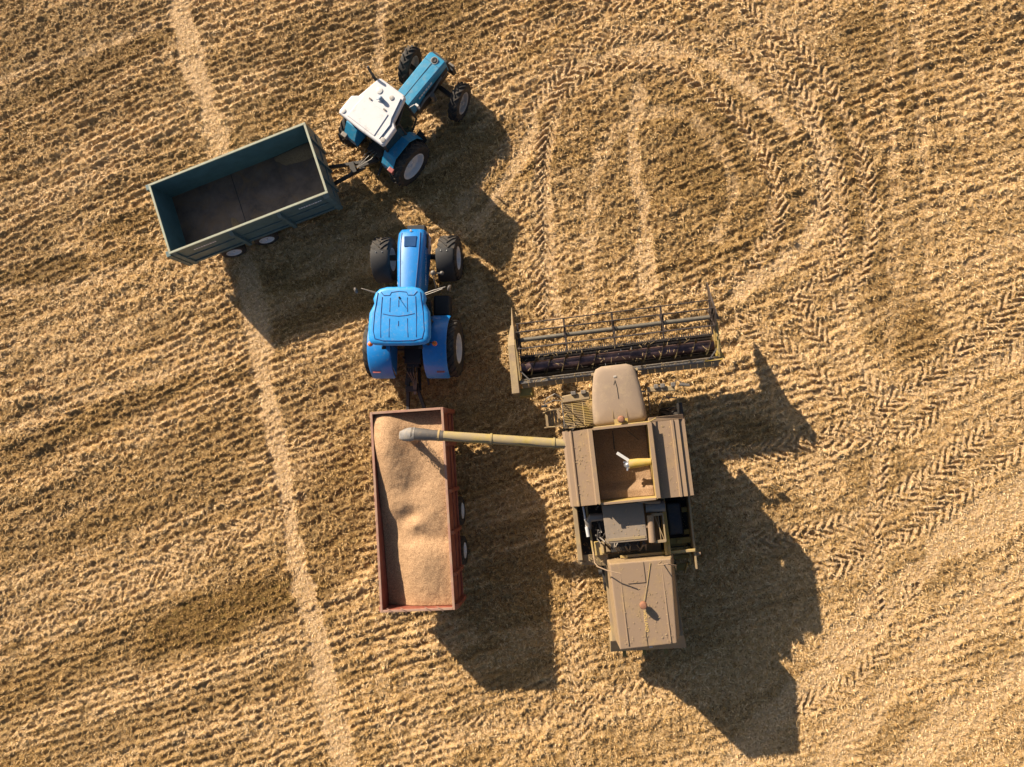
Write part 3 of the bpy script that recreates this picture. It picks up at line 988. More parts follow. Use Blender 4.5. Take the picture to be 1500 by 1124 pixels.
def blue_tractor(T):
    # bonnet: lofted, wide and round at the nose, narrower by the cab
    sect = [(4.13, .34, .95, 1.42), (4.09, .44, .90, 1.56), (3.95, .50, .86, 1.68), (3.6, .515, .85, 1.77), (3.0, .49, .88, 1.87), (2.4, .45, .94, 1.96), (1.85, .41, 1.0, 2.03)]
    rings = []
    for x, hw, zl, zt in sect:
        tw = hw * .62
        rings.append([(x, -hw, zl), (x, hw, zl), (x, hw, zt - .34), (x, hw * .96, zt - .18), (x, tw + (hw - tw) * .6, zt - .05), (x, tw, zt - .005), (x, 0, zt + .02),
                      (x, -tw, zt - .005), (x, -tw - (hw - tw) * .6, zt - .05), (x, -hw * .96, zt - .18), (x, -hw, zt - .34)])
    b = MB().loft(rings)
    bon = b.build('bonnet', M['blue'], T, True, angle=50)
    p = MB()
    p.hexa([(3.42, -.20, 1.80), (3.80, -.22, 1.722), (3.80, .22, 1.722), (3.42, .20, 1.80)], [(3.42, -.20, 1.836), (3.80, -.22, 1.755), (3.80, .22, 1.755), (3.42, .20, 1.836)])
    p.build('air_intake_mesh', M['patch'], bon, bevel=.008)
    for s in (-1, 1):
        q = MB()
        q.hexa([(3.45, s * .50, 1.28), (3.95, s * .485, 1.24), (3.95, s * .485, 1.46), (3.45, s * .50, 1.56)], [(3.45, s * .522, 1.28), (3.95, s * .515, 1.24), (3.95, s * .515, 1.46), (3.45, s * .522, 1.56)])
        q.build('side_grille', M['black'], bon)
    # crease lines running down the bonnet
    for s in (-1, 1):
        q = MB()
        pts = [(x, s * (hw * .62 + .012), zt + .004) for x, hw, zl, zt in sect[2:]]
        q.tube(pts, .012, 6)
        q.build('bonnet_crease', M['groove'], bon, True)
    badge = MB()
    badge.lathe([(0.002, 0), (.045, .004), (.045, .012), (.002, .016)], 12, (4.0, 0, 1.70), 'Z')
    badge.build('nose_badge', M['chrome'], bon, True)
    for s in (-1, 1):
        mt = Matrix.Translation((2.75, s * .492, 1.50)) @ Matrix.Rotation(math.pi if s > 0 else 0, 4, 'Z') @ Matrix.Rotation(R(90), 4, 'X')
        lettering('NEW HOLLAND', 'bonnet_lettering', .17, M['text_white'], bon, mt)
    # chassis, engine block, gearbox
    c = MB()
    c.box(.2, 1.8, -.33, .33, .55, 1.25)
    c.box(1.8, 4.0, -.26, .26, .60, 1.05)
    c.box(-.55, .3, -.30, .30, .55, 1.30)
    c.box(4.0, 4.32, -.25, .25, .62, .95)
    c.build('chassis', M['dark'], T, bevel=.02)
    w_ = MB()
    w_.box(4.20, 4.40, -.32, .32, .66, 1.02)
    w_.build('front_weight', M['black'], T, bevel=.03)
    MB().tube([(3.30, -1.1, .78), (3.30, 1.1, .78)], .10, 12).build('front_axle', M['dark'], T, True)
    MB().tube([(0, -1.3, .98), (0, 1.3, .98)], .14, 12).build('rear_axle', M['dark'], T, True)
    for s in (-1, 1):
        wheel(T, (0, s * 1.32, .99), .97, .58, .52, M['rim_white'], s, 0, 20, .14)
        wheel(T, (3.24, s * 1.19, .78), .755, .68, .40, M['rim_white'], s, 0, 18, .12)
        # rear mudguard
        g = MB()
        g.arc_sheet(0, .99, 1.12, 20, 158, s * .55, s * 1.36, .05, 18)
        g.hexa([(-.95, s * .58, 1.30), (.86, s * .58, 1.2), (.86, s * .55, 1.2), (-.95, s * .55, 1.3)], [(-.6, s * .58, 1.95), (.62, s * .58, 1.95), (.62, s * .55, 1.95), (-.6, s * .55, 1.95)])
        gd = g.build('rear_mudguard', M['blue'], T, True, bevel=.012)
        rf = MB()
        a = R(138)
        cx, cz = 1.185 * math.cos(a), .99 + 1.185 * math.sin(a)
        rf.box(cx - .03, cx + .03, min(s * .98, s * 1.24), max(s * .98, s * 1.24), cz - .02, cz + .015)
        rf.build('reflector_strip', M['reflector'], gd)
        f = MB()
        f.arc_sheet(3.24, .78, .825, 80, 176, s * .84, s * 1.46, .03, 14)
        fg = f.build('front_mudguard', M['black'], T, True)
        for dy in (-.11, .11):
            r = MB()
            a = R(86)
            r.ball((3.24 + .87 * math.cos(a), s * 1.14 + dy, .78 + .87 * math.sin(a)), .018, 8)
            r.build('mudguard_bolt', M['chrome'], fg, True)
    # cab
    cb = MB()
    lo = [(-.02, -.72), (1.62, -.62), (1.62, .62), (-.02, .72)]
    up = [(.05, -.80), (1.55, -.66), (1.55, .66), (.05, .80)]
    cb.prism(lo, 1.15, 1.45, lo)
    for (x0, y0), (x1, y1) in zip(lo, up):
        cb.bar((x0, y0, 1.42), (x1, y1, 2.88), .09, .09)
    for s in (-1, 1):
        cb.bar((.82, s * .80, 1.40), (.80, s * .88, 2.88), .06, .06)
        cb.bar((-.02, s * .72, 1.46), (1.62, s * .62, 1.46), .05)
    cab = cb.build('cab', M['black'], T, bevel=.01)
    inner = MB()
    inner.box(.35, .85, -.26, .26, 1.46, 1.62)
    inner.box(.28, .42, -.26, .26, 1.62, 2.2)
    inner.build('seat', M['seat'], cab, bevel=.02)
    inner = MB()
    inner.tube([(1.4, 0, 1.5), (1.2, 0, 1.95)], .035, 8)
    inner.lathe([(.16, 0), (.19, .015), (.16, .03)], 18, (1.18, 0, 1.945), 'Z')
    inner.build('steering_wheel', M['black'], cab)
    faces = [('window', [(-.02, -.70, 1.47), (-.02, .70, 1.47), (.05, .78, 2.88), (.05, -.78, 2.88)]),
             ('windscreen', [(1.62, -.60, 1.47), (1.62, .60, 1.47), (1.56, .64, 2.88), (1.56, -.64, 2.88)]),
             ('door_glass', [(.0, .73, 1.47), (.82, .81, 1.47), (.8, .89, 2.88), (.05, .81, 2.88)]),
             ('door_glass', [(.82, .81, 1.47), (1.6, .63, 1.47), (1.54, .67, 2.88), (.8, .89, 2.88)]),
             ('door_glass', [(.0, -.73, 1.47), (.82, -.81, 1.47), (.8, -.89, 2.88), (.05, -.81, 2.88)]),
             ('door_glass', [(.82, -.81, 1.47), (1.6, -.63, 1.47), (1.54, -.67, 2.88), (.8, -.89, 2.88)])]
    for nm, q in faces:
        c_ = sum((Vector(p_) for p_ in q), Vector()) / 4
        nrm = (Vector(q[1]) - Vector(q[0])).cross(Vector(q[2]) - Vector(q[0])).normalized()
        if nrm.dot(c_ - Vector((.8, 0, 2.1))) > 0:
            nrm = -nrm
        MB().hexa([Vector(p_) for p_ in q], [Vector(p_) + nrm * .012 for p_ in q]).build(nm, M['glass'], cab)
    # roof with rounded, waisted outline
    half = [(1.80, 0), (1.80, .42), (1.74, .66), (1.62, .80), (1.42, .88), (1.26, .84), (1.14, .90), (.95, 1.0), (.5, 1.035), (.12, 1.03), (-.02, .97), (-.09, .82), (-.12, .4), (-.12, 0)]
    outl = half + [(x, -y) for x, y in half[-2:0:-1]]
    def sc(k):
        return [(.83 + (x - .83) * k, y * k) for x, y in outl]
    rr_ = MB()
    rr_.loft([[(x, y, z) for x, y in sc(k)] for k, z in ((.90, 2.84), (.985, 2.86), (1.0, 2.92), (.985, 3.00), (.93, 3.05), (.86, 3.065), (.5, 3.085), (.1, 3.09))])
    roof = rr_.build('cab_roof', M['blue_roof'], T, True, angle=60)
    rib = []
    rib.append([(1.60, -.70), (1.3, -.74), (.95, -.80), (.35, -.84), (.10, -.78), (.03, -.5), (.02, 0), (.03, .5), (.10, .78), (.35, .84), (.95, .80), (1.3, .74), (1.60, .70)])
    rib.append([(1.62, -.60), (1.50, -.50), (1.50, -.3), (1.60, -.25), (1.63, 0), (1.60, .25), (1.50, .3), (1.50, .5), (1.62, .60)])
    rib.append([(.90, -.52), (.84, -.25), (.82, 0), (.84, .25), (.90, .52)])
    for y in (-.56, .56):
        rib.append([(1.45, y * .98), (.8, y * 1.05), (.14, y * 1.05)])
    for y in (-.28, .28):
        rib.append([(1.42, y), (.96, y * 1.05)])
        rib.append([(.74, y * 1.05), (.14, y * 1.12)])
    rib.append([(1.32, .0), (1.12, .0)])
    rib.append([(.66, .0), (.50, .0)])
    for pl in rib:
        q = MB()
        def zz(x, y):
            k = max(abs(x - .83) / .95, abs(y) / 1.035)
            return float(np.interp(k, [0, .1, .5, .86, .93, .985], [3.092, 3.09, 3.085, 3.066, 3.052, 3.0]))
        q.tube([(x, y, zz(x, y) + .002) for x, y in pl], .0125, 6)
        q.build('roof_seam', M['groove'], roof, True)
    ant = MB()
    ant.tube([(1.42, -.02, 3.07), (1.28, -.05, 3.25)], .012, 6)
    ant.ball((1.42, -.02, 3.09), .035, 10)
    ant.build('aerial', M['black'], roof, True)
    for s in (-1, 1):
        q = MB()
        q.lathe([(.002, 0), (.075, .0), (.085, .05), (.075, .11), (.04, .14), (.002, .145)], 16, (-.02, s * 1.08, 2.55), 'Z')
        o = q.build('amber_lamp', M['orange'], T, True)
        st = MB()
        st.bar((.05, s * .84, 2.6), (-.02, s * 1.06, 2.54), .03)
        st.build('lamp_stalk', M['black'], o)
        q = MB()
        q.tube([(-.10, s * .62, 2.62), (-.19, s * .62, 2.60)], .07, 12)
        q.build('work_lamp', M['black'], T, True)
        m_ = MB()
        m_.tube([(1.62, s * .66, 2.55), (1.72, s * 1.0, 2.62), (1.84, s * 1.42, 2.6)], .018, 6)
        m_.tube([(1.62, s * .66, 2.35), (1.70, s * 1.0, 2.45), (1.80, s * 1.30, 2.5)], .014, 6)
        m_.build('mirror_arm', M['grey'], T, True)
        m_ = MB()
        m_.lathe([(.002, 0), (.10, .01), (.11, .05), (.08, .08), (.002, .09)], 14, (0, 0, 0), 'Y')
        m_.build('mirror', M['grey'], T, True, loc=(1.80, s * 1.58, 2.56), rot=(0, 0, R(20) * s))
    m_ = MB()
    m_.tube([(1.9, -1.02, 2.2), (2.25, -1.0, 2.62)], .02, 6)
    m_.ball((2.30, -1.02, 2.66), .09, 12)
    m_.tube([(2.28, -1.0, 2.64), (2.30, -1.26, 2.60)], .02, 6)
    m_.ball((2.30, -1.3, 2.6), .07, 12)
    m_.build('exhaust_and_lamp', M['grey'], T, True)
    tk = MB()
    tk.box(1.15, 1.90, -1.22, -.62, .5, .92)
    tk.build('fuel_tank', M['black'], T, bevel=.09, seg=4)
    for z, y0 in ((.55, .62), (.85, .75)):
        MB().box(1.15, 1.85, y0, y0 + .42, z, z + .06).build('step', M['black'], T, bevel=.02)
    # linkage at the back
    l = MB()
    for s in (-1, 1):
        l.bar((-.45, s * .28, .75), (-1.25, s * .42, .6), .07)
        l.bar((-.40, s * .30, 1.25), (-.85, s * .36, .66), .04)
        l.bar((-.35, s * .30, 1.42), (-.40, s * .30, 1.2), .06)
    l.bar((-.4, 0, .45), (-1.45, -.10, .60), .10, .06)
    l.bar((-.45, 0, 1.2), (-.95, .02, 1.0), .06)
    l.box(-.66, -.5, -.22, .22, .9, 1.25)
    l.build('rear_linkage', M['dark'], T, bevel=.005)
    hs = MB()
    for k, (y, z) in enumerate(((-.1, 1.2), (-.03, 1.25), (.05, 1.22), (.12, 1.2))):
        hs.tube([(-.62, y, z), (-.85, y * 1.5, z + .1), (-1.15, y * .6, .95), (-1.6, -.02 + .02 * k, .86)], .014, 6)
    hs.build('hydraulic_hose', M['grey'], T, True)
blue_tractor(TB)

# ------------------------------------------------------------------ teal tractor
TT = thing('tractor', 'older teal blue tractor with a weathered white flat roof, hitched to the empty green trailer', 'tractor', (-7.477, 10.278, 0), R(52))

def teal_tractor(T):
    b = MB()
    def ring(x, hw, zl, zt, ch=.06):
        return [(x, -hw, zl), (x, hw, zl), (x, hw, zt - ch), (x, hw - ch * .8, zt), (x, 0, zt + .012), (x, -hw + ch * .8, zt), (x, -hw, zt - ch)]
    b.loft([ring(1.30, .345, 1.15, 1.84), (ring(2.2, .35, 1.15, 1.79)), ring(3.10, .36, 1.12, 1.73), ring(3.26, .355, 1.12, 1.70), ring(3.31, .33, 1.14, 1.66)])
    bon = b.build('bonnet', M['teal'], T, True, angle=30)
    q = MB()
    q.bar((1.33, 0, 1.855), (2.98, 0, 1.762), .008, .012)
    q.build('bonnet_seam', M['dark'], bon)
    q = MB()
    q.bar((2.98, -.352, 1.742), (2.98, .352, 1.742), .008, .014)
    q.build('bonnet_seam', M['dark'], bon)
    q = MB()
    q.lathe([(.002, 0), (.105, 0), (.105, .03), (.07, .045), (.002, .02)], 20, (3.10, -.02, 1.74), 'Z')
    q.build('filler_cap', M['black'], bon, True)
    q = MB()
    q.lathe([(.115, 0), (.13, .0), (.13, .02), (.115, .02)], 20, (3.10, -.02, 1.742), 'Z', closed=True)
    q.build('filler_ring', M['rim_dirty'], bon, True)
    for s in (-1, 1):
        q = MB()
        q.box(2.0, 3.25, min(s * .345, s * .37), max(s * .345, s * .37), 1.16, 1.42)
        q.build('side_grille', M['black'], bon)
        lm = MB()
        random.seed(5)
        x = 1.75
        while x < 2.45:
            wv = random.uniform(.05, .1)
            lm.box(x, x + wv, min(s * .356, s * .364), max(s * .356, s * .364), 1.54, 1.64)
            x += wv + .035
        lm.build('side_marking', M['text_white'], bon)
    g = MB()
    g.box(3.30, 3.40, -.34, .34, .95, 1.58)
    g.box(3.36, 3.52, -.42, .42, .62, .98)
    g.build('grille', M['black'], T, bevel=.02)
    for y in (-.32, .32):
        MB().box(3.46, 3.54, y - .12, y + .12, .98, 1.16).build('headlamp', M['grey'], T, bevel=.02)
    c = MB()
    c.box(-.5, 1.3, -.28, .28, .55, 1.15)
    c.box(1.3, 3.3, -.22, .22, .6, 1.15)
    c.box(1.5, 2.2, -.34, -.2, .7, 1.1)
    c.build('chassis', M['dark'], T, bevel=.02)
    e = MB()
    e.tube([(1.5, -.40, 1.2), (1.9, -.42, 1.35), (2.3, -.42, 1.25), (2.9, -.36, 1.3)], .05, 10)
    e.tube([(2.2, -.5, .9), (2.2, -.5, 1.3)], .09, 12)
    e.build('engine_pipes', M['grey'], T, True)
    for y0, y1 in ((-.25, -1.25), (.25, 1.20)):
        MB().bar((2.72, y0, .66), (2.72, y1, .66), .16, .16).build('front_axle', M['dark'], T, bevel=.03)
    MB().tube([(-.15, -1.1, .84), (-.15, 1.1, .84)], .13, 12).build('rear_axle', M['dark'], T, True)
    wheel(T, (2.72, -1.20, .66), .63, .38, .38, M['rim_dirty'], -1, R(17), 16, .10, lug_h=.055)
    wheel(T, (2.72, 1.15, .66), .63, .38, .38, M['rim_dirty'], 1, R(17), 16, .10, lug_h=.055)
    for s in (-1, 1):
        wheel(T, (-.15, s * 1.22, .86), .84, .46, .52, M['rim_white'], s, 0, 20, .12)
        f = MB()
        # flat topped mudguard bent in three facets
        y0, y1 = s * .64, s * 1.14
        P = [(.78, 1.05), (.62, 1.48), (.30, 1.78), (-.45, 1.80), (-.80, 1.42), (-.84, 1.12)]
        rings = []
        for x, z in P:
            rings.append([(x, y0, z), (x, y1, z), (x * 1.0, y1, z + .035), (x, y0, z + .035)])
        f.loft(rings)
        f.hexa([(x, y0, z) for x, z in P] , [(x, y0 - s * .03, z) for x, z in P])
        fd = f.build('rear_mudguard', M['teal'], T, bevel=.01)
        q = MB()
        q.box(-.90, -.74, min(s * .98, s * 1.20), max(s * .98, s * 1.20), 1.30, 1.52)
        q.build('tail_lamp', M['reflector'] if s < 0 else M['grey'], fd, bevel=.015)
    # cab
    cb = MB()
    lo = [(-.42, -.70), (1.22, -.50), (1.22, .50), (-.42, .70)]
    mid = [(.55, -.78), (.55, .78)]
    up = [(-.40, -.78), (1.12, -.56), (1.12, .56), (-.40, .78)]
    for (x0, y0), (x1, y1) in zip(lo, up):
        cb.bar((x0, y0, 1.10), (x1, y1, 2.70), .075)
    for s in (-1, 1):
        cb.bar((.48, s * .80, 1.15), (.45, s * .84, 2.70), .06)
        cb.bar((-.42, s * .72, 1.5), (.48, s * .80, 1.5), .05)
        cb.bar((.48, s * .80, 1.15), (1.22, s * .52, 1.15), .06)
        cb.bar((-.40, s * .78, 2.68), (.45, s * .84, 2.68), .06)
        cb.bar((.45, s * .84, 2.68), (1.12, s * .56, 2.68), .06)
    cb.prism([(-.42, -.66), (1.2, -.48), (1.2, .48), (-.42, .66)], 1.06, 1.16)
    cab = cb.build('cab', M['black'], T, bevel=.01)
    inner = MB()
    inner.box(.0, .5, -.26, .26, 1.17, 1.5)
    inner.box(-.1, .05, -.26, .26, 1.5, 2.05)
    inner.build('seat', M['seat'], cab, bevel=.03)
    inner = MB()
    inner.tube([(1.0, 0, 1.2), (.85, 0, 1.85)], .04, 8)
    inner.lathe([(.17, 0), (.20, .015), (.17, .03)], 18, (.83, 0, 1.845), 'Z')
    inner.build('steering_wheel', M['black'], cab)
    for q in ([(-.42, -.68, 1.18), (-.42, .68, 1.18), (-.40, .76, 2.68), (-.40, -.76, 2.68)],
              [(1.22, -.48, 1.18), (1.22, .48, 1.18), (1.13, .54, 2.68), (1.13, -.54, 2.68)],
              [(-.40, -.73, 1.52), (.46, -.81, 1.52), (.43, -.85, 2.66), (-.38, -.80, 2.66)],
              [(.50, -.80, 1.18), (1.20, -.53, 1.18), (1.10, -.58, 2.66), (.47, -.845, 2.66)],
              [(-.40, .73, 1.52), (.46, .81, 1.52), (.43, .85, 2.66), (-.38, .80, 2.66)],
              [(.50, .80, 1.18), (1.20, .53, 1.18), (1.10, .58, 2.66), (.47, .845, 2.66)]):
        c_ = sum((Vector(p_) for p_ in q), Vector()) / 4
        nrm = (Vector(q[1]) - Vector(q[0])).cross(Vector(q[2]) - Vector(q[0])).normalized()
        if nrm.dot(c_ - Vector((.4, 0, 2.0))) > 0:
            nrm = -nrm
        MB().hexa([Vector(p_) for p_ in q], [Vector(p_) + nrm * .01 for p_ in q]).build('window', M['glass'], cab)
    half = [(1.30, 0), (1.30, .52), (1.24, .60), (.36, .80), (.20, 1.02), (-.44, 1.04), (-.53, .98), (-.56, 0)]
    outl = half + [(x, -y) for x, y in half[-2:0:-1]]
    def sc(k, z):
        return [(.33 + (x - .33) * k * .97, y * k * .965, z + .06) for x, y in outl]
    rf = MB().loft([sc(.95, 2.66), sc(1.0, 2.68), sc(1.0, 2.80), sc(.975, 2.84), sc(.94, 2.85)])
    roof = rf.build('cab_roof', M['white_roof'], T, bevel=.012)
    hat = MB()
    hat.prism([(-.42, -.56), (.44, -.50), (.44, .62), (-.42, .66)], 2.912, 2.935, [(-.40, -.54), (.42, -.48), (.42, .60), (-.40, .64)])
    hat.build('roof_hatch', M['white_roof'], roof, bevel=.008)
    for x, y in ((.47, .35), (.47, -.28)):
        q = MB()
        q.box(x, x + .05, y - .05, y + .05, 2.913, 2.945)
        q.build('hinge', M['grey'], roof)
    gut = MB()
    gut.tube([(-.38, -.76, 2.925), (.20, -.76, 2.925), (.40, -.66, 2.925), (1.10, -.50, 2.925)], .026, 8)
    gut.build('gutter_strip', mat('slate_blue_strip', (.13, .17, .24), .5), roof, True)
    for x, y, r_ in ((-.36, .86, .085), (-.34, -.87, .085), (.90, .28, .11), (.95, -.22, .08)):
        q = MB()
        q.lathe([(.002, 0), (r_, 0), (r_, .02), (r_ * .6, .03), (.002, .03)], 18, (x, y, 2.913), 'Z')
        q.build('vent_cap', M['rim_dirty'] if r_ < .09 and y < 0 else M['white'], roof, True)
    q = MB()
    q.box(.63, .76, -.06, .08, 2.912, 2.99)
    q.ball((.70, .02, 3.03), .075, 12)
    q.bar((.70, -.05, 3.00), (.60, .16, 2.96), .03)
    q.build('beacon', mat('blue_grey_fitting', (.22, .30, .40), .4), roof, bevel=.01)
    x_ = MB()
    x_.tube([(1.20, .82, 1.2), (1.20, .86, 3.15), (1.24, .92, 3.28)], .045, 12)
    x_.build('exhaust_stack', M['dark'], T, True)
    mirror(T, (1.15, .56, 2.3), (1.28, 1.02, 2.35), M['black'])
    mirror(T, (1.15, -.56, 2.2), (1.42, -.74, 2.2), M['white'], head=(.06, .13, .18))
    st = MB()
    for k in range(3):
        st.box(.62, .98, -1.02 - .02 * k, -.82, .45 + .28 * k, .48 + .28 * k)
    st.bar((.62, -.92, .42), (.62, -.86, 1.15), .04)
    st.bar((.98, -.92, .42), (.98, -.86, 1.15), .04)
    st.build('step', M['black'], T, bevel=.006)
    MB().box(.55, 1.05, .6, 1.0, .6, 1.05).build('fuel_tank', M['black'], T, bevel=.05)
    l = MB()
    for s in (-1, 1):
        l.bar((-.45, s * .25, .7), (-1.15, s * .40, .55), .07)
        l.bar((-.45, s * .30, 1.2), (-.85, s * .36, .6), .04)
    l.bar((-.5, 0, .5), (-1.25, .22, .62), .10, .07)
    l.box(-.7, -.5, -.3, .3, .8, 1.1)
    l.build('rear_linkage', M['dark'], T, bevel=.005)
    hs = MB()
    for k in range(3):
        hs.tube([(-.6, .1 * k - .1, 1.1), (-.9, .15 * k - .1, 1.15), (-1.3, .2 + .03 * k, .9), (-1.7, .35 + .02 * k, .82)], .014, 6)
    hs.build('hydraulic_hose', M['grey'], T, True)
teal_tractor(TT)

# ------------------------------------------------------------------ combine harvester
HD = R(96.6)
TC = thing('combine_harvester', 'dusty tan and yellow combine harvester with its unloading pipe swung over the red trailer', 'combine', (.773, .924, 0), HD)
CS = Vector((1.012, 1.012, .91))
TC.scale = CS

def header(T):
    h = MB()
    h.box(.86, 1.02, -3.42, 3.42, .95, 1.10)
    h.box(1.00, 1.05, -3.40, 3.40, .25, .94)
    hd = h.build('header', M['grey'], T, bevel=.008)
    for s0, s1 in ((-3.38, -.75), (.75, 3.38)):
        q = MB()
        n_ = 11
        for k in range(n_):
            a = s0 + (s1 - s0) * k / n_
            b_ = s0 + (s1 - s0) * (k + 1) / n_ - .012
            q.hexa([(.70, a, .88), (1.0, a, 1.105), (1.0, b_, 1.105), (.70, b_, .88)], [(.70, a, .905), (1.0, a, 1.13), (1.0, b_, 1.13), (.70, b_, .905)])
        q.build('back_panel', M['tan'], hd)
    # trough under the auger
    t = MB()
    rings = []
    for y in (-3.40, 3.40):
        pr = [(1.07, .75), (1.10, .45), (1.25, .28), (1.50, .24), (1.80, .22), (2.02, .20)]
        rings.append([(x, y, z) for x, z in pr] + [(x, y, z - .03) for x, z in pr[::-1]])
    t.loft(rings)
    t.build('trough', mat('dark_worn_trough', (.035, .028, .024), .4, metal=.5, var=.4), hd)
    k = MB()
    k.box(1.93, 2.02, -3.40, 3.40, .225, .25)
    for i_ in range(88):
        y = -3.36 + i_ * 6.72 / 87
        k.hexa([(2.02, y - .022, .21), (2.02, y + .022, .21), (2.13, y + .004, .20), (2.13, y - .004, .20)], [(2.02, y - .022, .24), (2.02, y + .022, .24), (2.13, y + .004, .212), (2.13, y - .004, .212)])
    k.build('cutter_bar', M['dark'], hd)
    # intake auger with flights of opposite hand and fingers in the middle
    a = MB()
    a.tube([(1.50, -3.34, .66), (1.50, 3.34, .66)], .215, 28)
    ia = a.build('intake_auger', M['purple'], hd, True)
    for s in (-1, 1):
        fl = MB()
        n_ = 26 * 5
        rings = []
        for i_ in range(n_ + 1):
            y = s * (.62 + (3.30 - .62) * i_ / n_)
            an = s * 2 * math.pi * i_ / 26
            c_, s_ = math.cos(an), math.sin(an)
            rings.append([(1.50 + r_ * c_, y + dy, .66 + r_ * s_) for r_, dy in ((.19, -.008), (.335, -.004), (.335, .004), (.19, .008))])
        fl.loft(rings)
        fl.build('auger_flight', M['flight'], ia)
    fg = MB()
    for i_ in range(10):
        y = -.55 + i_ * .12
        an = i_ * 1.9
        fg.bar((1.5, y, .66), (1.5 + .34 * math.cos(an), y, .66 + .34 * math.sin(an)), .016)
    fg.build('retracting_finger', M['chrome'], ia)
    # reel: six tine bars round a central tube
    cx, cz, rr = 2.48, 1.42, .62
    r = MB()
    r.tube([(cx, -3.26, cz), (cx, 3.30, cz)], .085, 16)
    reel = r.build('reel', M['tube_grey'], hd, True)
    ph = [R(8 + 60 * k) for k in range(6)]
    for p_ in ph:
        q = MB()
        bx, bz = cx + rr * math.cos(p_), cz + rr * math.sin(p_)
        q.tube([(bx, -3.28, bz), (bx, 3.30, bz)], .023, 8)
        n_ = 50
        for i_ in range(n_):
            y = -3.2 + i_ * 6.4 / (n_ - 1)
            q.bar((bx, y, bz), (bx - .05, y, bz - .22), .009)
        q.build('tine_bar', M['bat'], reel)
    for y in (-3.24, -1.62, 0.02, 1.66, 3.26):
        q = MB()
        for p_ in ph:
            q.bar((cx, y, cz), (cx + rr * math.cos(p_), y, cz + rr * math.sin(p_)), .022, .06, up=(0, 1, 0))
        for i_ in range(6):
            p0, p1 = ph[i_], ph[(i_ + 1) % 6]
            q.bar((cx + .30 * math.cos(p0), y, cz + .30 * math.sin(p0)), (cx + .30 * math.cos(p1), y, cz + .30 * math.sin(p1)), .02, .035, up=(0, 1, 0))
        q.tube([(cx, y - .05, cz), (cx, y + .05, cz)], .13, 14)
        q.build('reel_spider', M['bat'], reel)
    for y in (-3.32, 3.34):  # solid plates added at the reel ends to broaden the header's cast shadow
        pl_ = [(cx + .56 * math.cos(p_), cz + .56 * math.sin(p_)) for p_ in ph]
        MB().hexa([(a_, y - .006, b_) for a_, b_ in pl_], [(a_, y + .006, b_) for a_, b_ in pl_]).build('reel_shadow_plate', M['bat'], reel)
    for s in (-1, 1):
        q = MB()
        q.bar((1.0, s * 3.40, 1.12), (2.52, s * 3.38, 1.46), .06, .09)
        q.bar((1.3, s * 3.40, .95), (1.95, s * 3.39, 1.33), .035)
        q.build('reel_arm', M['yellow'], hd, bevel=.006)
        q = MB()
        q.bar((.95, s * 3.05, 1.15), (1.35, s * 3.36, 1.18), .04)
        q.build('reel_ram', M['grey'], hd)
    # crop dividers
    L_ = MB()
    L_.hexa([(.52, 3.44, .22), (2.75, 3.44, .15), (2.75, 3.78, .15), (.52, 3.80, .22)], [(.52, 3.46, 1.22), (2.35, 3.46, 1.12), (2.35, 3.70, 1.10), (.52, 3.72, 1.22)])
    o = L_.build('crop_divider', M['tan'], hd, bevel=.015)
    L2 = MB()
    L2.hexa([(2.755, 3.44, .15), (3.30, 3.46, .12), (3.30, 3.62, .12), (2.755, 3.78, .15)], [(2.36, 3.46, 1.12), (3.20, 3.48, .55), (3.20, 3.56, .55), (2.36, 3.70, 1.10)])
    L2.hexa([(3.302, 3.47, .12), (4.0, 3.50, .10), (4.0, 3.53, .10), (3.302, 3.60, .12)], [(3.202, 3.49, .54), (3.98, 3.51, .16), (3.98, 3.52, .16), (3.202, 3.55, .54)])
    L2.build('divider_nose', M['tan'], o, bevel=.01)
    Q = MB()
    Q.hexa([(.86, -3.52, .22), (2.9, -3.52, .15), (2.9, -3.43, .15), (.86, -3.43, .22)], [(.90, -3.50, 1.10), (2.3, -3.50, 1.04), (2.3, -3.44, 1.04), (.90, -3.44, 1.10)])
    o = Q.build('crop_divider', M['yellow'], hd, bevel=.01)
    Q = MB()
    Q.hexa([(2.905, -3.54, .15), (4.05, -3.49, .10), (4.05, -3.46, .10), (2.905, -3.42, .15)], [(2.40, -3.56, 1.15), (3.5, -3.485, .55), (3.5, -3.465, .55), (2.40, -3.42, 1.15)])
    Q.build('divider_nose', M['bat'], o, bevel=.01)
    Q = MB()
    Q.bar((.95, -3.60, .9), (1.6, -3.34, 1.15), .05)
    Q.bar((1.05, -3.30, 1.16), (1.65, -3.46, 1.22), .06)
    Q.bar((.92, -2.9, 1.12), (.92, -3.5, 1.16), .05)
    Q.build('drive_cover', M['bright_yellow'], o, bevel=.006)
    Q = MB()
    Q.hexa([(.35, 3.0, .5), (.72, 3.0, .5), (.72, 3.55, .5), (.35, 3.55, .5)], [(.40, 3.05, .85), (.70, 3.05, .88), (.70, 3.5, .88), (.40, 3.5, .85)])
    Q.build('gearbox', M['olive'], hd, bevel=.02)
    fh = MB()
    hd.location = (.08, -.09, 1.42)
    hd.scale = (.85, .93, 1.0)
    fh.hexa([(-.9, -.62, 1.2), (.9, -.62, 1.72), (.9, .62, 1.72), (-.9, .62, 1.2)], [(-.9, -.62, 1.88), (.8, -.62, 2.40), (.8, .62, 2.40), (-.9, .62, 1.88)])
    fh.build('feeder_house', M['tan'], T, bevel=.015)
header(TC)

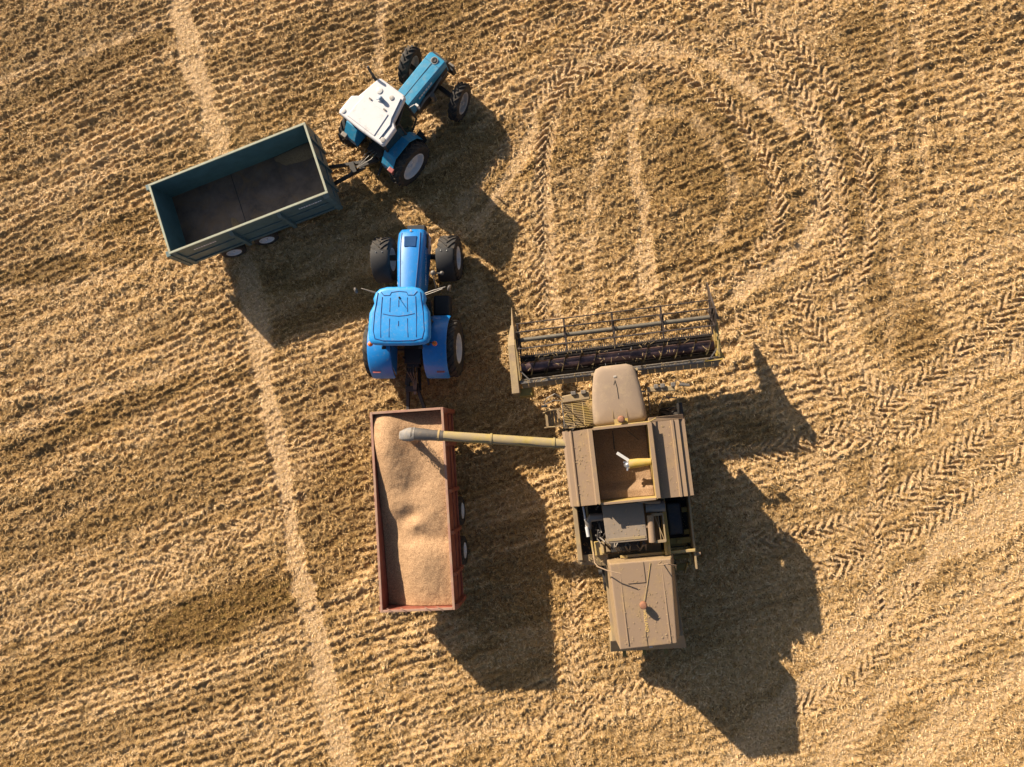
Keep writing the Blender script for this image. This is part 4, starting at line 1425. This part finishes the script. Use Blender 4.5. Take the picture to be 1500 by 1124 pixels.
def combine(T):
    # cab under a domed dust-covered roof
    cb = MB()
    lo = [(-.62, -.66), (.62, -.62), (.62, .74), (-.62, .78)]
    up = [(-.66, -.70), (.80, -.60), (.80, .74), (-.66, .82)]
    cb.prism(lo, 1.92, 2.30)
    for (x0, y0), (x1, y1) in zip(lo, up):
        cb.bar((x0, y0, 2.25), (x1, y1, 3.42), .09)
    cab = cb.build('cab', M['tan'], T, bevel=.01)
    for q in ([(.63, -.58, 2.31), (.63, .70, 2.31), (.80, .70, 3.4), (.80, -.56, 3.4)],
              [(-.6, -.66, 2.31), (.60, -.62, 2.31), (.76, -.60, 3.4), (-.62, -.70, 3.4)],
              [(-.6, .77, 2.31), (.60, .73, 2.31), (.76, .73, 3.4), (-.62, .81, 3.4)],
              [(-.63, -.64, 2.31), (-.63, .76, 2.31), (-.66, .78, 3.4), (-.66, -.68, 3.4)]):
        c_ = sum((Vector(p_) for p_ in q), Vector()) / 4
        nrm = (Vector(q[1]) - Vector(q[0])).cross(Vector(q[2]) - Vector(q[0])).normalized()
        if nrm.dot(c_ - Vector((0, 0.06, 2.8))) > 0:
            nrm = -nrm
        MB().hexa([Vector(p_) for p_ in q], [Vector(p_) + nrm * .012 for p_ in q]).build('window', M['screen'], cab)
    half = [(1.00, 0.0, ), (1.00, .38), (.93, .56), (.78, .64), (.3, .74), (-.3, .80), (-.70, .81), (-.80, .74), (-.82, 0)]
    outl = half + [(x, -y) for x, y in half[-2:0:-1]]
    cy = .08
    def ring(k, z, sh=0):
        return [(.05 + (x - .05) * k + sh, cy + y * k, z) for x, y in outl]
    rf = MB().loft([ring(.93, 3.36), ring(.99, 3.40), ring(1.0, 3.50), ring(.975, 3.60), ring(.92, 3.67), ring(.80, 3.71), ring(.45, 3.735), ring(.1, 3.74)])
    roof = rf.build('cab_roof', M['roof_dust'], T, True, angle=60)
    for y in (-.22, .20):
        q = MB()
        q.bar((.86, cy + y * .9, 3.665), (-.62, cy + y, 3.72), .012, .05)
        q.build('roof_seam', M['tan'], roof)
    q = MB()
    q.tube([(.52, cy + .02, 3.738), (.30, cy - .02, 3.742), (-.05, cy - .03, 3.744)], .012, 6)
    q.tube([(.50, cy + .02, 3.738), (.38, cy + .07, 3.738)], .010, 6)
    q.build('roof_cable', M['dark'], roof)
    q = MB()
    q.box(.60, .66, cy - .05, cy + .05, 3.70, 3.745)
    q.build('roof_latch', M['rim_dirty'], roof, bevel=.008)
    q = MB()
    q.lathe([(.002, 0), (.09, 0), (.11, .06), (.11, .14), (.07, .20), (.002, .215)], 18, (-.68, .07, 4.22), 'Z')
    bc = q.build('beacon', M['brown_ball'], T, True)
    q = MB()
    q.tube([(-.70, .07, 3.8), (-.68, .07, 4.22)], .03, 8)
    q.box(-.86, -.66, -.13, .27, 4.05, 4.12)
    q.build('beacon_bracket', M['bright_yellow'], bc)
    # work lamps and mirrors either side of the cab roof
    q = MB()
    q.hexa([(.05, .92, 2.78), (.35, .92, 2.78), (.27, 1.78, 2.76), (.02, 1.78, 2.76)], [(.08, .92, 2.86), (.32, .92, 2.86), (.24, 1.78, 2.84), (.05, 1.78, 2.84)])
    lb = q.build('lamp_bracket', M['tan'], T, bevel=.015)
    for y in (1.41, 1.09):
        MB().box(.25, .37, y - .08, y + .08, 2.845, 2.95).build('work_lamp', M['grey'], lb, bevel=.02)
    q = MB()
    q.tube([(.18, 1.75, 2.84), (.36, 2.0, 2.9), (.24, 2.28, 2.8), (.10, 2.40, 2.6)], .016, 6)
    q.tube([(.10, 1.75, 2.80), (.16, 2.05, 2.82), (.06, 2.38, 2.6)], .014, 6)
    q.build('mirror_arm', M['grey'], lb, True)
    q = MB()
    q.box(-.02, .05, 2.30, 2.48, 2.25, 2.66)
    q.build('mirror', M['black'], lb, bevel=.02)
    q = MB()
    q.hexa([(.0, -1.70, 3.14), (.18, -1.70, 3.14), (.24, -.86, 3.14), (.06, -.86, 3.14)], [(.02, -1.70, 3.22), (.16, -1.70, 3.22), (.22, -.86, 3.22), (.08, -.86, 3.22)])
    rb = q.build('lamp_bracket', M['tan'], T, bevel=.015)
    for y in (-1.34, -1.14, -1.66):
        MB().box(.14, .28, y - .07, y + .07, 3.19, 3.32).build('work_lamp', M['grey'], rb, bevel=.025)
    q = MB()
    q.tube([(.12, -1.65, 3.20), (.34, -1.78, 3.28), (.20, -2.02, 3.2)], .016, 6)
    q.tube([(-.5, -.9, 2.9), (.1, -.88, 3.15)], .02, 6)
    q.bar((.1, -.8, 3.18), (.1, -.55, 3.3), .05)
    q.build('mirror_arm', M['grey'], rb, True)
    q = MB()
    q.hexa([(.10, -2.16, 3.0), (.16, -2.16, 3.0), (.22, -1.86, 3.0), (.16, -1.86, 3.0)], [(.10, -2.16, 3.26), (.18, -2.16, 3.26), (.24, -1.86, 3.26), (.16, -1.86, 3.26)])
    q.build('mirror', M['grey'], rb, bevel=.015)
    # grated platform and ladder on the left of the cab
    p = MB()
    for k in range(14):
        x = -.72 + k * .055
        p.box(x, x + .022, .86, 1.82, 1.985, 2.015)
    for y in (.84, 1.16, 1.50, 1.82):
        p.box(-.74, .06, y, y + .03, 1.95, 2.02)
    p.box(-.78, -.74, .84, 1.86, 1.92, 2.05)
    p.box(.06, .10, .84, 1.86, 1.92, 2.05)
    pl = p.build('platform', M['yellow'], T)
    ld = MB()
    for k in range(5):
        z = 1.90 - k * .33
        ld.box(-.62, -.16, 1.95 + k * .12, 2.03 + k * .12, z - .04, z)
    for x in (-.66, -.14):
        ld.bar((x, 1.92, 1.98), (x, 2.55, .45), .035, .08)
    for x in (-.66, -.12):
        ld.tube([(x, 1.88, 1.95), (x, 1.88, 2.85), (x - .02, 2.10, 2.92), (x, 2.38, 2.2), (x, 2.5, 1.1)], .018, 6)
    ld.build('ladder', M['tan'], T)
    rl = MB()
    rl.tube([(.05, 1.80, 2.0), (.05, 1.80, 2.95), (-.7, 1.80, 2.95)], .018, 6)
    rl.build('handrail', M['grey'], T, True)
    # lower body
    b = MB()
    b.box(-4.95, -.85, -.75, .95, .75, 2.6)
    b.build('threshing_body', M['tan'], T, bevel=.02)
    sp = MB()
    sp.hexa([(-4.82, 1.72, 1.05), (-.85, 1.72, 1.05), (-.85, 1.80, 1.05), (-4.82, 1.80, 1.05)], [(-4.95, 1.72, 3.12), (-.85, 1.72, 3.12), (-.85, 1.80, 3.12), (-4.95, 1.80, 3.12)])
    sp.box(-4.85, -3.14, 1.70, 1.84, 3.12, 3.17)
    sp.build('side_cover', M['tan'], T, bevel=.012)
    sp = MB()
    sp.hexa([(-4.9, -1.76, 1.05), (-.85, -1.80, 1.05), (-.85, -1.74, 1.05), (-4.9, -1.70, 1.05)], [(-5.45, -1.74, 3.0), (-.85, -1.80, 3.0), (-.85, -1.74, 3.0), (-5.45, -1.68, 3.0)])
    sp.build('side_cover', M['tan'], T, bevel=.012)
    fl = MB()
    fl.box(-4.9, -3.12, .95, 1.715, 1.9, 1.96)
    fl.box(-4.9, -3.12, -1.735, -.75, 1.9, 1.96)
    fl.box(-3.14, -3.08, -1.73, 1.71, 1.9, 3.7)
    fl.build('engine_bay', M['dark'], T)
    # grain tank
    g = MB()
    zt = 4.38
    th = .05
    zb = 2.7
    x0, x1, y0, y1 = -3.06, -.92, -.68, .96
    g.box(x0, x1, y0 - th, y0, zb, zt)
    g.box(x0, x1, y1, y1 + th, zb, zt)
    g.box(x1, x1 + th, y0 - th, y1 + th, zb, zt - .06)
    g.box(x0 - th, x0, y0 - th, y1 + th, zb, zt - .10)
    g.box(x0, x1, y0, y1, zb, zb + .05)
    tk = g.build('grain_tank', M['yellow'], T, bevel=.008)
    r = MB()
    r.box(x0 - .02, x1 + .06, y1 - .01, y1 + .115, zt, zt + .035)
    r.box(x0 - .02, x1 + .06, y0 - .115, y0 + .01, zt, zt + .035)
    r.box(x1 + .0, x1 + .07, y0 + .012, y1 - .012, zt - .06, zt - .02)
    r.box(x0 - .07, x0 + .0, y0 + .012, y1 - .012, zt - .10, zt - .06)
    r.build('tank_rim', M['tan_top'], tk, bevel=.01)
    # covers either side of the tank, stepped down to the outside
    def deck(pr, nm, material=M['tan_top']):
        q = MB()
        rings = []
        for x in (x0 - .06, x1 + .06):
            rings.append([(x, y, z) for y, z in pr] + [(x, y, z - .035) for y, z in pr[::-1]])
        q.loft(rings)
        return q.build(nm, material, tk, bevel=.008)
    dl = deck([(1.075, 4.16), (1.10, 4.10), (1.56, 4.06), (1.58, 4.11), (1.62, 4.11), (1.64, 4.05), (1.78, 4.03), (1.86, 3.95), (1.86, 3.10)], 'side_deck')
    dr = deck([(-.80, 4.30), (-.83, 4.10), (-1.36, 4.10), (-1.38, 4.17), (-1.44, 4.17), (-1.46, 4.12), (-1.60, 4.14), (-1.62, 4.06), (-1.78, 4.06), (-1.80, 3.1)], 'side_deck')
    q = MB()
    q.hexa([(x1 + .05, -1.84, 3.3), (x1 + .14, -1.84, 3.3), (x1 + .14, -.75, 3.3), (x1 + .05, -.75, 3.3)], [(x1 + .06, -1.80, 3.72), (x1 + .20, -1.78, 3.80), (x1 + .20, -.75, 3.98), (x1 + .06, -.75, 3.98)])
    q.build('deck_lip', M['tan_top'], tk, bevel=.01)
    for a, b_ in (((x1 + .08, .9, 4.26), (x1 + .08, -.75, 4.30)), ((x1 + .08, -.75, 4.30), (x1 + .16, -.95, 4.12))):
        MB().tube([a, b_], .022, 8).build('tank_rail', M['yellow'], tk, True)
    for y in (-.2, .35, .62):
        q = MB()
        q.lathe([(.002, 0), (.045, 0), (.04, .05), (.002, .06)], 12, (x1 + .06, y, 4.2), 'Z')
        q.build('rim_bolt', M['rim_dirty'], tk, True)
    # conveyor inside the tank
    a = MB()
    a.tube([(-2.02, -.67, 4.02), (-2.02, -.30, 3.98), (-2.03, -.04, 3.93)], [.10, .135, .14], 18)
    at = a.build('tank_conveyor', M['bright_yellow'], T, True)
    a = MB()
    a.ball((-2.05, .02, 3.92), .12, 14)
    a.bar((-2.05, .02, 3.95), (-2.22, .06, 4.0), .05)
    a.bar((-2.0, .0, 3.98), (-1.95, .14, 4.02), .05)
    a.build('conveyor_bearing', M['chrome'], at, True)
    a = MB()
    a.bar((-1.92, -.02, 3.97), (-1.66, .30, 4.0), .09, .03)
    a.build('conveyor_flap', M['white'], at)
    for p_, q_ in (((-1.0, .35, 3.95), (-1.55, .36, 3.5)), ((-1.0, -.05, 4.0), (-1.35, -.40, 3.6)), ((-1.02, .35, 3.95), (-1.62, .34, 3.45))):
        MB().tube([p_, q_], .012, 6).build('tank_stay', M['dark'], tk, True)
    # engine cover and what is round it
    e = MB()
    e.hexa([(-4.34, -.30, 3.68), (-3.20, -.30, 3.68), (-3.20, .93, 3.68), (-4.34, .91, 3.68)], [(-4.34, -.30, 3.74), (-3.20, -.30, 3.74), (-3.20, .93, 3.74), (-4.34, .91, 3.74)])
    ec = e.build('engine_cover', mat('grey_dusty_plate', (.22, .18, .14), .75, var=.22, scale=6, dust=(.26, .20, .145), dust_amt=.5, bump=.1), T, bevel=.015)
    q = MB()
    q.box(-4.28, -4.20, -.26, .88, 3.742, 3.76)
    q.build('cover_ridge', M['tan'], ec, bevel=.006)
    e = MB()
    e.box(-4.25, -3.3, -.22, .85, 2.3, 3.45)
    e.box(-4.05, -3.5, .85, 1.12, 2.7, 3.2)
    e.box(-4.7, -4.3, -.1, .8, 2.4, 3.2)
    e.build('engine', M['dark'], T, bevel=.03)
    random.seed(12)
    pp = MB()
    for k in range(12):
        x = random.uniform(-4.25, -3.3)
        y = random.uniform(.9, 1.25)
        pp.tube([(x, y, 2.7), (x + random.uniform(-.1, .1), y + random.uniform(-.08, .08), 3.2), (x + random.uniform(-.25, .25), y - .1, 3.4)], random.uniform(.012, .03), 7)
    for k in range(9):
        y = random.uniform(-.25, .85)
        pp.tube([(-4.38, y, 3.3), (-4.5, y + random.uniform(-.1, .1), 3.4), (-4.72, y + random.uniform(-.15, .15), 3.1)], random.uniform(.012, .03), 7)
    pp.build('engine_piping', M['grey'], T, True)
    m_ = MB()
    m_.tube([(-3.56, .90, 3.42), (-3.56, 1.30, 3.42), (-3.66, 1.40, 3.38), (-3.9, 1.40, 3.3)], [.12, .125, .11, .09], 16)
    m_.build('silencer', M['grey'], T, True)
    m_ = MB()
    m_.tube([(-3.20, 1.50, 3.35), (-3.85, 1.46, 3.38)], .03, 8)
    m_.tube([(-4.12, 1.44, 3.40), (-3.83, 1.46, 3.40)], .055, 14)
    m_.build('canister', M['canister'], T, True)
    m_ = MB()
    m_.tube([(-3.22, 1.40, 3.3), (-4.80, 1.34, 3.3)], .035, 8)
    m_.box(-4.75, -4.35, .98, 1.30, 2.9, 3.15)
    m_.box(-4.70, -4.40, 1.02, 1.1, 3.15, 3.22)
    m_.build('battery_box', M['yellow'], T, bevel=.01)
    m_ = MB()
    m_.tube([(-3.36, -.36, 3.62), (-3.38, -.93, 3.60)], .185, 22)
    af = m_.build('air_filter', M['grey'], T, True)
    m_ = MB()
    m_.tube([(-3.15, -.15, 3.8), (-3.22, -.45, 3.86), (-3.24, -.80, 3.84)], .045, 10)
    m_.build('air_pipe', M['tan_top'], af, True)
    m_ = MB()
    m_.tube([(-3.62, -.47, 3.70), (-4.42, -.44, 3.70)], .10, 16)
    m_.box(-3.98, -3.92, -.37, -.28, 3.66, 3.72)
    m_.build('expansion_tank', M['tan_top'], T, True)
    m_ = MB()
    m_.box(-4.44, -3.60, -.86, -.82, 3.35, 3.70)
    m_.box(-4.44, -3.60, -.72, -.70, 3.35, 3.62)
    m_.box(-4.46, -4.38, -.86, -.50, 3.62, 3.68)
    m_.box(-3.66, -3.58, -.86, -.50, 3.62, 3.68)
    m_.bar((-3.64, -.60, 3.62), (-4.38, -.80, 3.62), .025)
    m_.build('radiator_rack', M['tan'], T, bevel=.006)
    m_ = MB()
    m_.box(-4.9, -3.14, -.98, -.88, 2.7, 3.30)
    m_.box(-4.9, -3.55, -.875, -.80, 3.1, 3.36)
    m_.build('frame_beam', M['bright_yellow'], T, bevel=.01)
    m_ = MB()
    m_.box(-4.42, -3.42, -1.50, -1.04, 1.97, 2.62)
    m_.build('fuel_tank', M['navy'], T, bevel=.08, seg=4)
    m_ = MB()
    m_.box(-4.70, -4.52, -1.68, -.99, 2.5, 2.6)
    m_.box(-3.75, -3.6, -1.68, -1.51, 2.5, 2.6)
    m_.box(-4.45, -4.3, -1.68, -1.51, 2.3, 2.45)
    m_.tube([(-4.62, -1.3, 2.6), (-4.62, -1.3, 2.72)], .07, 12)
    m_.build('bay_fittings', M['olive'], T, bevel=.008)
    # cross beam behind the engine
    m_ = MB()
    m_.box(-4.90, -4.82, -1.72, .55, 3.02, 3.12)
    m_.build('cross_beam', M['yellow'], T, bevel=.01)
    # rear left tray
    m_ = MB()
    m_.hexa([(-5.02, 1.86, 2.80), (-4.72, 1.86, 2.95), (-4.74, .92, 2.95), (-5.15, .90, 2.80)], [(-5.02, 1.86, 2.84), (-4.72, 1.86, 2.99), (-4.74, .92, 2.99), (-5.15, .90, 2.84)])
    m_.tube([(-4.98, 1.80, 2.86), (-4.98, 1.62, 2.87)], .05, 12)
    m_.build('rear_shelf', M['tan'], T, bevel=.008)
    m_ = MB()
    m_.tube([(-4.60, 1.34, 3.3), (-4.86, 1.34, 3.72), (-4.95, 1.25, 3.98), (-5.05, .98, 4.2), (-5.16, .60, 4.28)], .018, 8)
    m_.build('grab_rail', M['tan_top'], T, True)
    m_ = MB()
    m_.tube([(-4.98, -.62, 3.90), (-5.0, -.50, 4.25), (-5.0, -.78, 4.28), (-5.1, -1.02, 4.05), (-5.35, -1.05, 3.4)], .018, 8)
    m_.build('grab_rail', M['tan_top'], T, True)
    m_ = MB()
    for k in range(7):
        m_.box(-5.10 + k * .055, -5.075 + k * .055, -1.55, -.96, 2.2, 2.23)
    m_.box(-4.80, -4.71, -1.6, -.93, 2.17, 2.25)
    m_.box(-5.22, -5.11, -1.6, -.93, 2.17, 2.25)
    m_.tube([(-4.80, -1.58, 2.2), (-4.82, -1.58, 2.95), (-5.30, -1.54, 2.95), (-5.35, -1.54, 2.2)], .02, 8)
    m_.build('rear_platform', M['olive'], T)
    m_ = MB()
    for k in range(5):
        m_.box(-5.50 - k * .09, -5.45 - k * .09, -1.52, -1.12, 1.85 - k * .28, 1.89 - k * .28)
    for y in (-1.54, -1.10):
        m_.bar((-5.35, y, 2.15), (-5.95, y, .6), .03, .06)
    m_.build('rear_ladder', M['olive'], T)
    m_ = MB()
    m_.box(-5.05, -4.96, -1.9, -1.76, 2.75, 2.9)
    m_.build('side_lamp', M['tan_top'], T, bevel=.02)
    # straw hood
    h = MB()
    top = [(-7.40, -.80), (-4.92, -.92), (-4.92, .90), (-7.46, .88)]
    z_ = [3.80, 3.84, 3.84, 3.80]
    lowp = [(-7.50, -1.02), (-4.92, -1.12), (-4.92, 1.02), (-7.52, 1.0)]
    h.hexa([(x, y, 2.3) for x, y in lowp], [(x, y, z) for (x, y), z in zip(top, z_)])
    hd = h.build('straw_hood', M['tan_top'], T, bevel=.04, seg=3)
    q = MB()
    q.bar((-4.95, -.10, 3.845), (-5.55, -.10, 3.838), .010, .02)
    q.bar((-5.55, .42, 3.838), (-5.55, -.10, 3.838), .010, .02)
    q.build('hatch_seam', M['dark'], hd)
    q = MB()
    q.bar((-6.95, .06, 3.815), (-7.44, .06, 3.806), .010, .02)
    q.build('hatch_seam', M['dark'], hd)
    for y in (-.62, .62):
        q = MB()
        q.box(-7.35, -4.98, y - .02, y + .02, 3.80, 3.838)
        q.build('pressed_rib', M['tan_top'], hd, bevel=.015)
    q = MB()
    q.tube([(-4.99, -.30, 3.86), (-5.6, -.14, 3.85), (-6.1, .02, 3.86)], .010, 6)
    q.build('lamp_cable', M['yellow'], hd, True)
    q = MB()
    q.lathe([(.002, 0), (.085, 0), (.11, .02), (.11, .13), (.08, .20), (.002, .215)], 18, (-6.16, .06, 3.97), 'Z')
    bb = q.build('beacon', M['brown_ball'], T, True)
    q = MB()
    q.tube([(-6.16, .06, 3.8), (-6.16, .06, 3.98)], .05, 10)
    q.build('beacon_stem', M['dark'], bb, True)
    lettering('HOLLAND', 'hood_lettering', .14, M['text_yellow'], hd, Matrix.Translation((-6.68, .03, 3.822)) @ Matrix.Rotation(math.pi, 4, 'Z') @ Matrix.Scale(.95, 4))
    q = MB()
    q.box(-7.62, -7.535, -.1, .0, 3.1, 3.2)
    q.build('hood_latch', M['chrome'], hd, bevel=.01)
    # lower rear: chopper and spreader
    l = MB()
    l.hexa([(-7.95, -1.12, 1.0), (-5.1, -1.10, .9), (-5.1, 1.08, .9), (-7.95, 1.10, 1.0)], [(-7.58, -1.12, 2.29), (-5.1, -1.10, 2.29), (-5.1, 1.08, 2.29), (-7.58, 1.10, 2.29)])
    l.build('rear_body', M['tan'], T, bevel=.02)
    l = MB()
    l.hexa([(-8.30, -1.28, .85), (-7.6, -1.20, 1.0), (-7.6, 1.18, 1.0), (-8.25, 1.22, .85)], [(-8.25, -1.26, 1.15), (-7.70, -1.18, 1.75), (-7.70, 1.16, 1.75), (-8.20, 1.2, 1.15)])
    l.build('straw_spreader', M['tan'], T, bevel=.02)
    for y in (-.6, .1, .75):
        MB().box(-8.45, -8.26, y - .06, y + .06, .9, .96).build('spreader_vane', M['olive'], T)
    # wheels
    MB().tube([(-1.4, -1.6, .95), (-1.4, 1.6, .95)], .16, 14).build('front_axle', M['dark'], T, True)
    MB().tube([(-5.7, -1.3, .62), (-5.7, 1.3, .62)], .10, 14).build('rear_axle', M['dark'], T, True)
    for s in (-1, 1):
        wheel(T, (-1.4, s * 1.62, .95), .92, .62, .45, M['yellow'], s, 0, 18, .14, lug_h=.05)
        wheel(T, (-5.7, s * .98, .62), .60, .40, .32, M['yellow'], s, 0, 16, .10)
    q = MB()
    q.tube([(-.55, -1.9, 2.4), (-.2, -1.75, 2.95), (-.12, -1.35, 3.0), (-.4, -1.2, 2.8)], .02, 8)
    q.build('front_rail', M['grey'], T, True)
    q = MB()
    q.hexa([(-1.5, -2.0, 1.9), (-.35, -2.0, 1.9), (-.35, -1.82, 1.9), (-1.5, -1.82, 1.9)], [(-1.5, -1.96, 2.3), (-.35, -1.92, 2.75), (-.35, -1.82, 2.75), (-1.5, -1.82, 2.3)])
    q.build('wheel_shield', M['black'], T, bevel=.02)
    # unloading pipe
    P0 = Vector((-1.30, 1.45, 3.84))
    P1 = Vector((-.43, 6.42, 4.06))
    d = (P1 - P0).normalized()
    q = MB()
    q.tube([P0, P1], .152, 28)
    up = q.build('unloading_pipe', M['pipe'], T, True)
    q = MB()
    q.tube([P1 - d * .95, P1 - d * .93, P1 - d * .5, P1 - d * .46, P1 + d * .05, P1 + d * .06], [.155, .165, .17, .185, .20, .15], 28)
    q.build('pipe_head', M['grey'], up, True)
    # ragged rubber skirt hanging from the open end
    q = MB()
    e1 = P1 + d * .04
    sd_ = d.cross(Vector((0, 0, 1))).normalized()
    upv = sd_.cross(d).normalized()
    rings = []
    for k, (fw, dn, r_) in enumerate(((-.10, 0, .205), (.06, -.02, .215), (.20, -.10, .20), (.30, -.28, .17), (.34, -.52, .15))):
        ring = []
        for j in range(20):
            a = 2 * math.pi * j / 20
            rg = r_ * (1 + (.10 * k / 4) * math.sin(5 * a + k) + (.05 * k / 4) * math.sin(9 * a))
            tl = min(1.0, k / 3.2)
            ax2 = (upv * (1 - tl) + d * tl).normalized()
            ring.append(e1 + d * fw + Vector((0, 0, dn)) - sd_ * (.05 * k * .5) + sd_ * (rg * math.cos(a)) + ax2 * (rg * math.sin(a)))
        rings.append(ring)
    q.loft(rings, caps=False)
    q.build('rubber_spout', mat('pale_grey_rubber', (.20, .19, .185), .8, var=.3, scale=9, dust=(.34, .29, .22), dust_amt=.4, dust_scale=6), up, True)
    q = MB()
    q.lathe([(.06, -.012), (.195, -.012), (.195, .012), (.06, .012)], 24, (0, 0, 0), 'Y', closed=True)
    oo = q.build('end_ring', M['dark'], up, True)
    oo.location = P1 + d * .03
    oo.rotation_euler = d.to_track_quat('Y', 'Z').to_euler()
    q = MB()
    pts = []
    for k in range(14):
        t_ = k / 13
        pp_ = P0.lerp(P1, .02 + t_ * .84)
        pts.append(pp_ + Vector((-.085 + .02 * math.sin(k * 1.7), 0, .145 - .01 * math.cos(k * 2.1))))
    q.tube(pts, .013, 6)
    q.build('pipe_cable', M['dark'], up, True)
    for t_ in (.14, .52, .84):
        pp_ = P0.lerp(P1, t_)
        q = MB()
        q.tube([pp_ - d * .03, pp_ + d * .03], .176, 28)
        q.build('pipe_clamp', M['yellow'] if t_ > .8 else M['pipe'], up, True)
    q = MB()
    q.tube([P0 - d * .1 + Vector((0, 0, -.9)), P0 - d * .1 + Vector((0, 0, -.02))], .17, 20)
    q.build('pipe_elbow', M['yellow'], up, True)
combine(TC)

# grain in the combine's tank
def tank_heap(X, Y):
    nz = Noise(41)
    z = 3.16 + .10 * np.abs(X) + .08 * g2(X, Y, -.2, 0, .4, .4) + .30 * sstep(.55, .85, -X) + .10 * sstep(.3, .8, -Y)
    return z + .05 * (fbm(nz, X * 3, Y * 3, 3) - .5)
class _P: pass
hp = _P()
loc = Matrix.Translation(TC.location) @ Matrix.Rotation(HD, 4, 'Z') @ Vector((-1.99 * 1.012, .14 * 1.012, 0))
hp.scale = CS
hp.location = loc
hp.rotation_euler = Vector((0, 0, HD))
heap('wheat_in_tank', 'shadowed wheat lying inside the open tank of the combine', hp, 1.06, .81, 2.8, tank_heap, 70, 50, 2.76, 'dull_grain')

# stream of grain falling from the pipe
def stream():
    m4 = Matrix.Translation(TC.location) @ Matrix.Rotation(HD, 4, 'Z') @ Matrix.Diagonal((*CS, 1))
    top = m4 @ Vector((-.53, 6.68, 3.70))
    q = MB()
    rg = np.random.default_rng(5)
    z1 = 2.42
    n_ = 8
    pts = [(top.x - .03 * k / n_, top.y - .10 * (k / n_), top.z + (z1 - top.z) * k / n_) for k in range(n_ + 1)]
    q.tube(pts, [.085, .08, .075, .075, .08, .085, .095, .11, .14], 12)
    for k in range(420):
        t_ = rg.random()
        r_ = .10 + .08 * t_
        a = rg.random() * 6.283
        rad = r_ * (0.8 + .6 * rg.random())
        c = Vector((top.x + rad * math.cos(a), top.y - .1 * t_ + rad * math.sin(a), top.z + (z1 - top.z) * t_))
        q.box(c.x - .006, c.x + .006, c.y - .006, c.y + .006, c.z - .01, c.z + .01)
    o = q.build('grain_stream', M['grain'])
    o['label'] = 'stream of wheat pouring from the pipe spout onto the heap'
    o['category'] = 'grain'
stream()

def chaff(parent, name, spots, n, seed, Lr=(.03, .10), tone='caught_straw'):
    rg = np.random.default_rng(seed)
    q = MB()
    for k in range(n):
        x0, x1, y0, y1, z, fl = spots[rg.integers(len(spots))]
        x = rg.uniform(x0, x1)
        y = rg.uniform(y0, y1)
        if fl:      # gathers along one edge
            y = y0 + (y1 - y0) * rg.random() ** 3
        a = rg.uniform(0, math.pi)
        L_ = rg.uniform(*Lr)
        w2 = rg.uniform(.004, .009)
        dx, dy = math.cos(a) * L_ / 2, math.sin(a) * L_ / 2
        ox, oy = -math.sin(a) * w2, math.cos(a) * w2
        zz = z + rg.uniform(.002, .012)
        q.hexa([(x - dx - ox, y - dy - oy, zz), (x + dx - ox, y + dy - oy, zz), (x + dx + ox, y + dy + oy, zz), (x - dx + ox, y - dy + oy, zz)],
               [(x - dx - ox, y - dy - oy, zz + .006), (x + dx - ox, y + dy - oy, zz + .006), (x + dx + ox, y + dy + oy, zz + .006), (x - dx + ox, y - dy + oy, zz + .006)])
    o = q.build(name, M['chaff'], parent)
    o['kind'] = 'stuff'
    o['label'] = 'loose straw and chaff lying on the machine'
    return o
M['chaff'] = mat('chaff', (.42, .30, .155), .8, var=.35, scale=12)
chaff(TC, 'chaff', [(-3.0, -.95, 1.12, 1.55, 4.085, 0), (-3.0, -.95, -1.35, -.86, 4.10, 0), (-7.3, -5.0, -.75, .80, 3.83, 0), (-7.3, -5.0, -.75, .80, 3.83, 0), (-4.3, -3.25, -.25, .88, 3.745, 0), (-5.0, -4.75, .95, 1.8, 2.98, 0), (-4.9, -3.2, -1.7, -1.5, 1.97, 0), (-4.9, -3.2, 1.3, 1.7, 1.965, 0)], 420, 3, (.015, .055))
hdr = [o for o in TC.children if o.name.startswith('header')][0]
chaff(hdr, 'chaff', [(1.12, 1.95, -3.3, 3.3, .30, 0), (1.3, 1.6, -3.2, 3.2, .87, 0), (.88, 1.0, -3.3, 3.3, 1.10, 0), (1.9, 2.05, -3.3, 3.3, .25, 0)], 170, 4, (.06, .22))
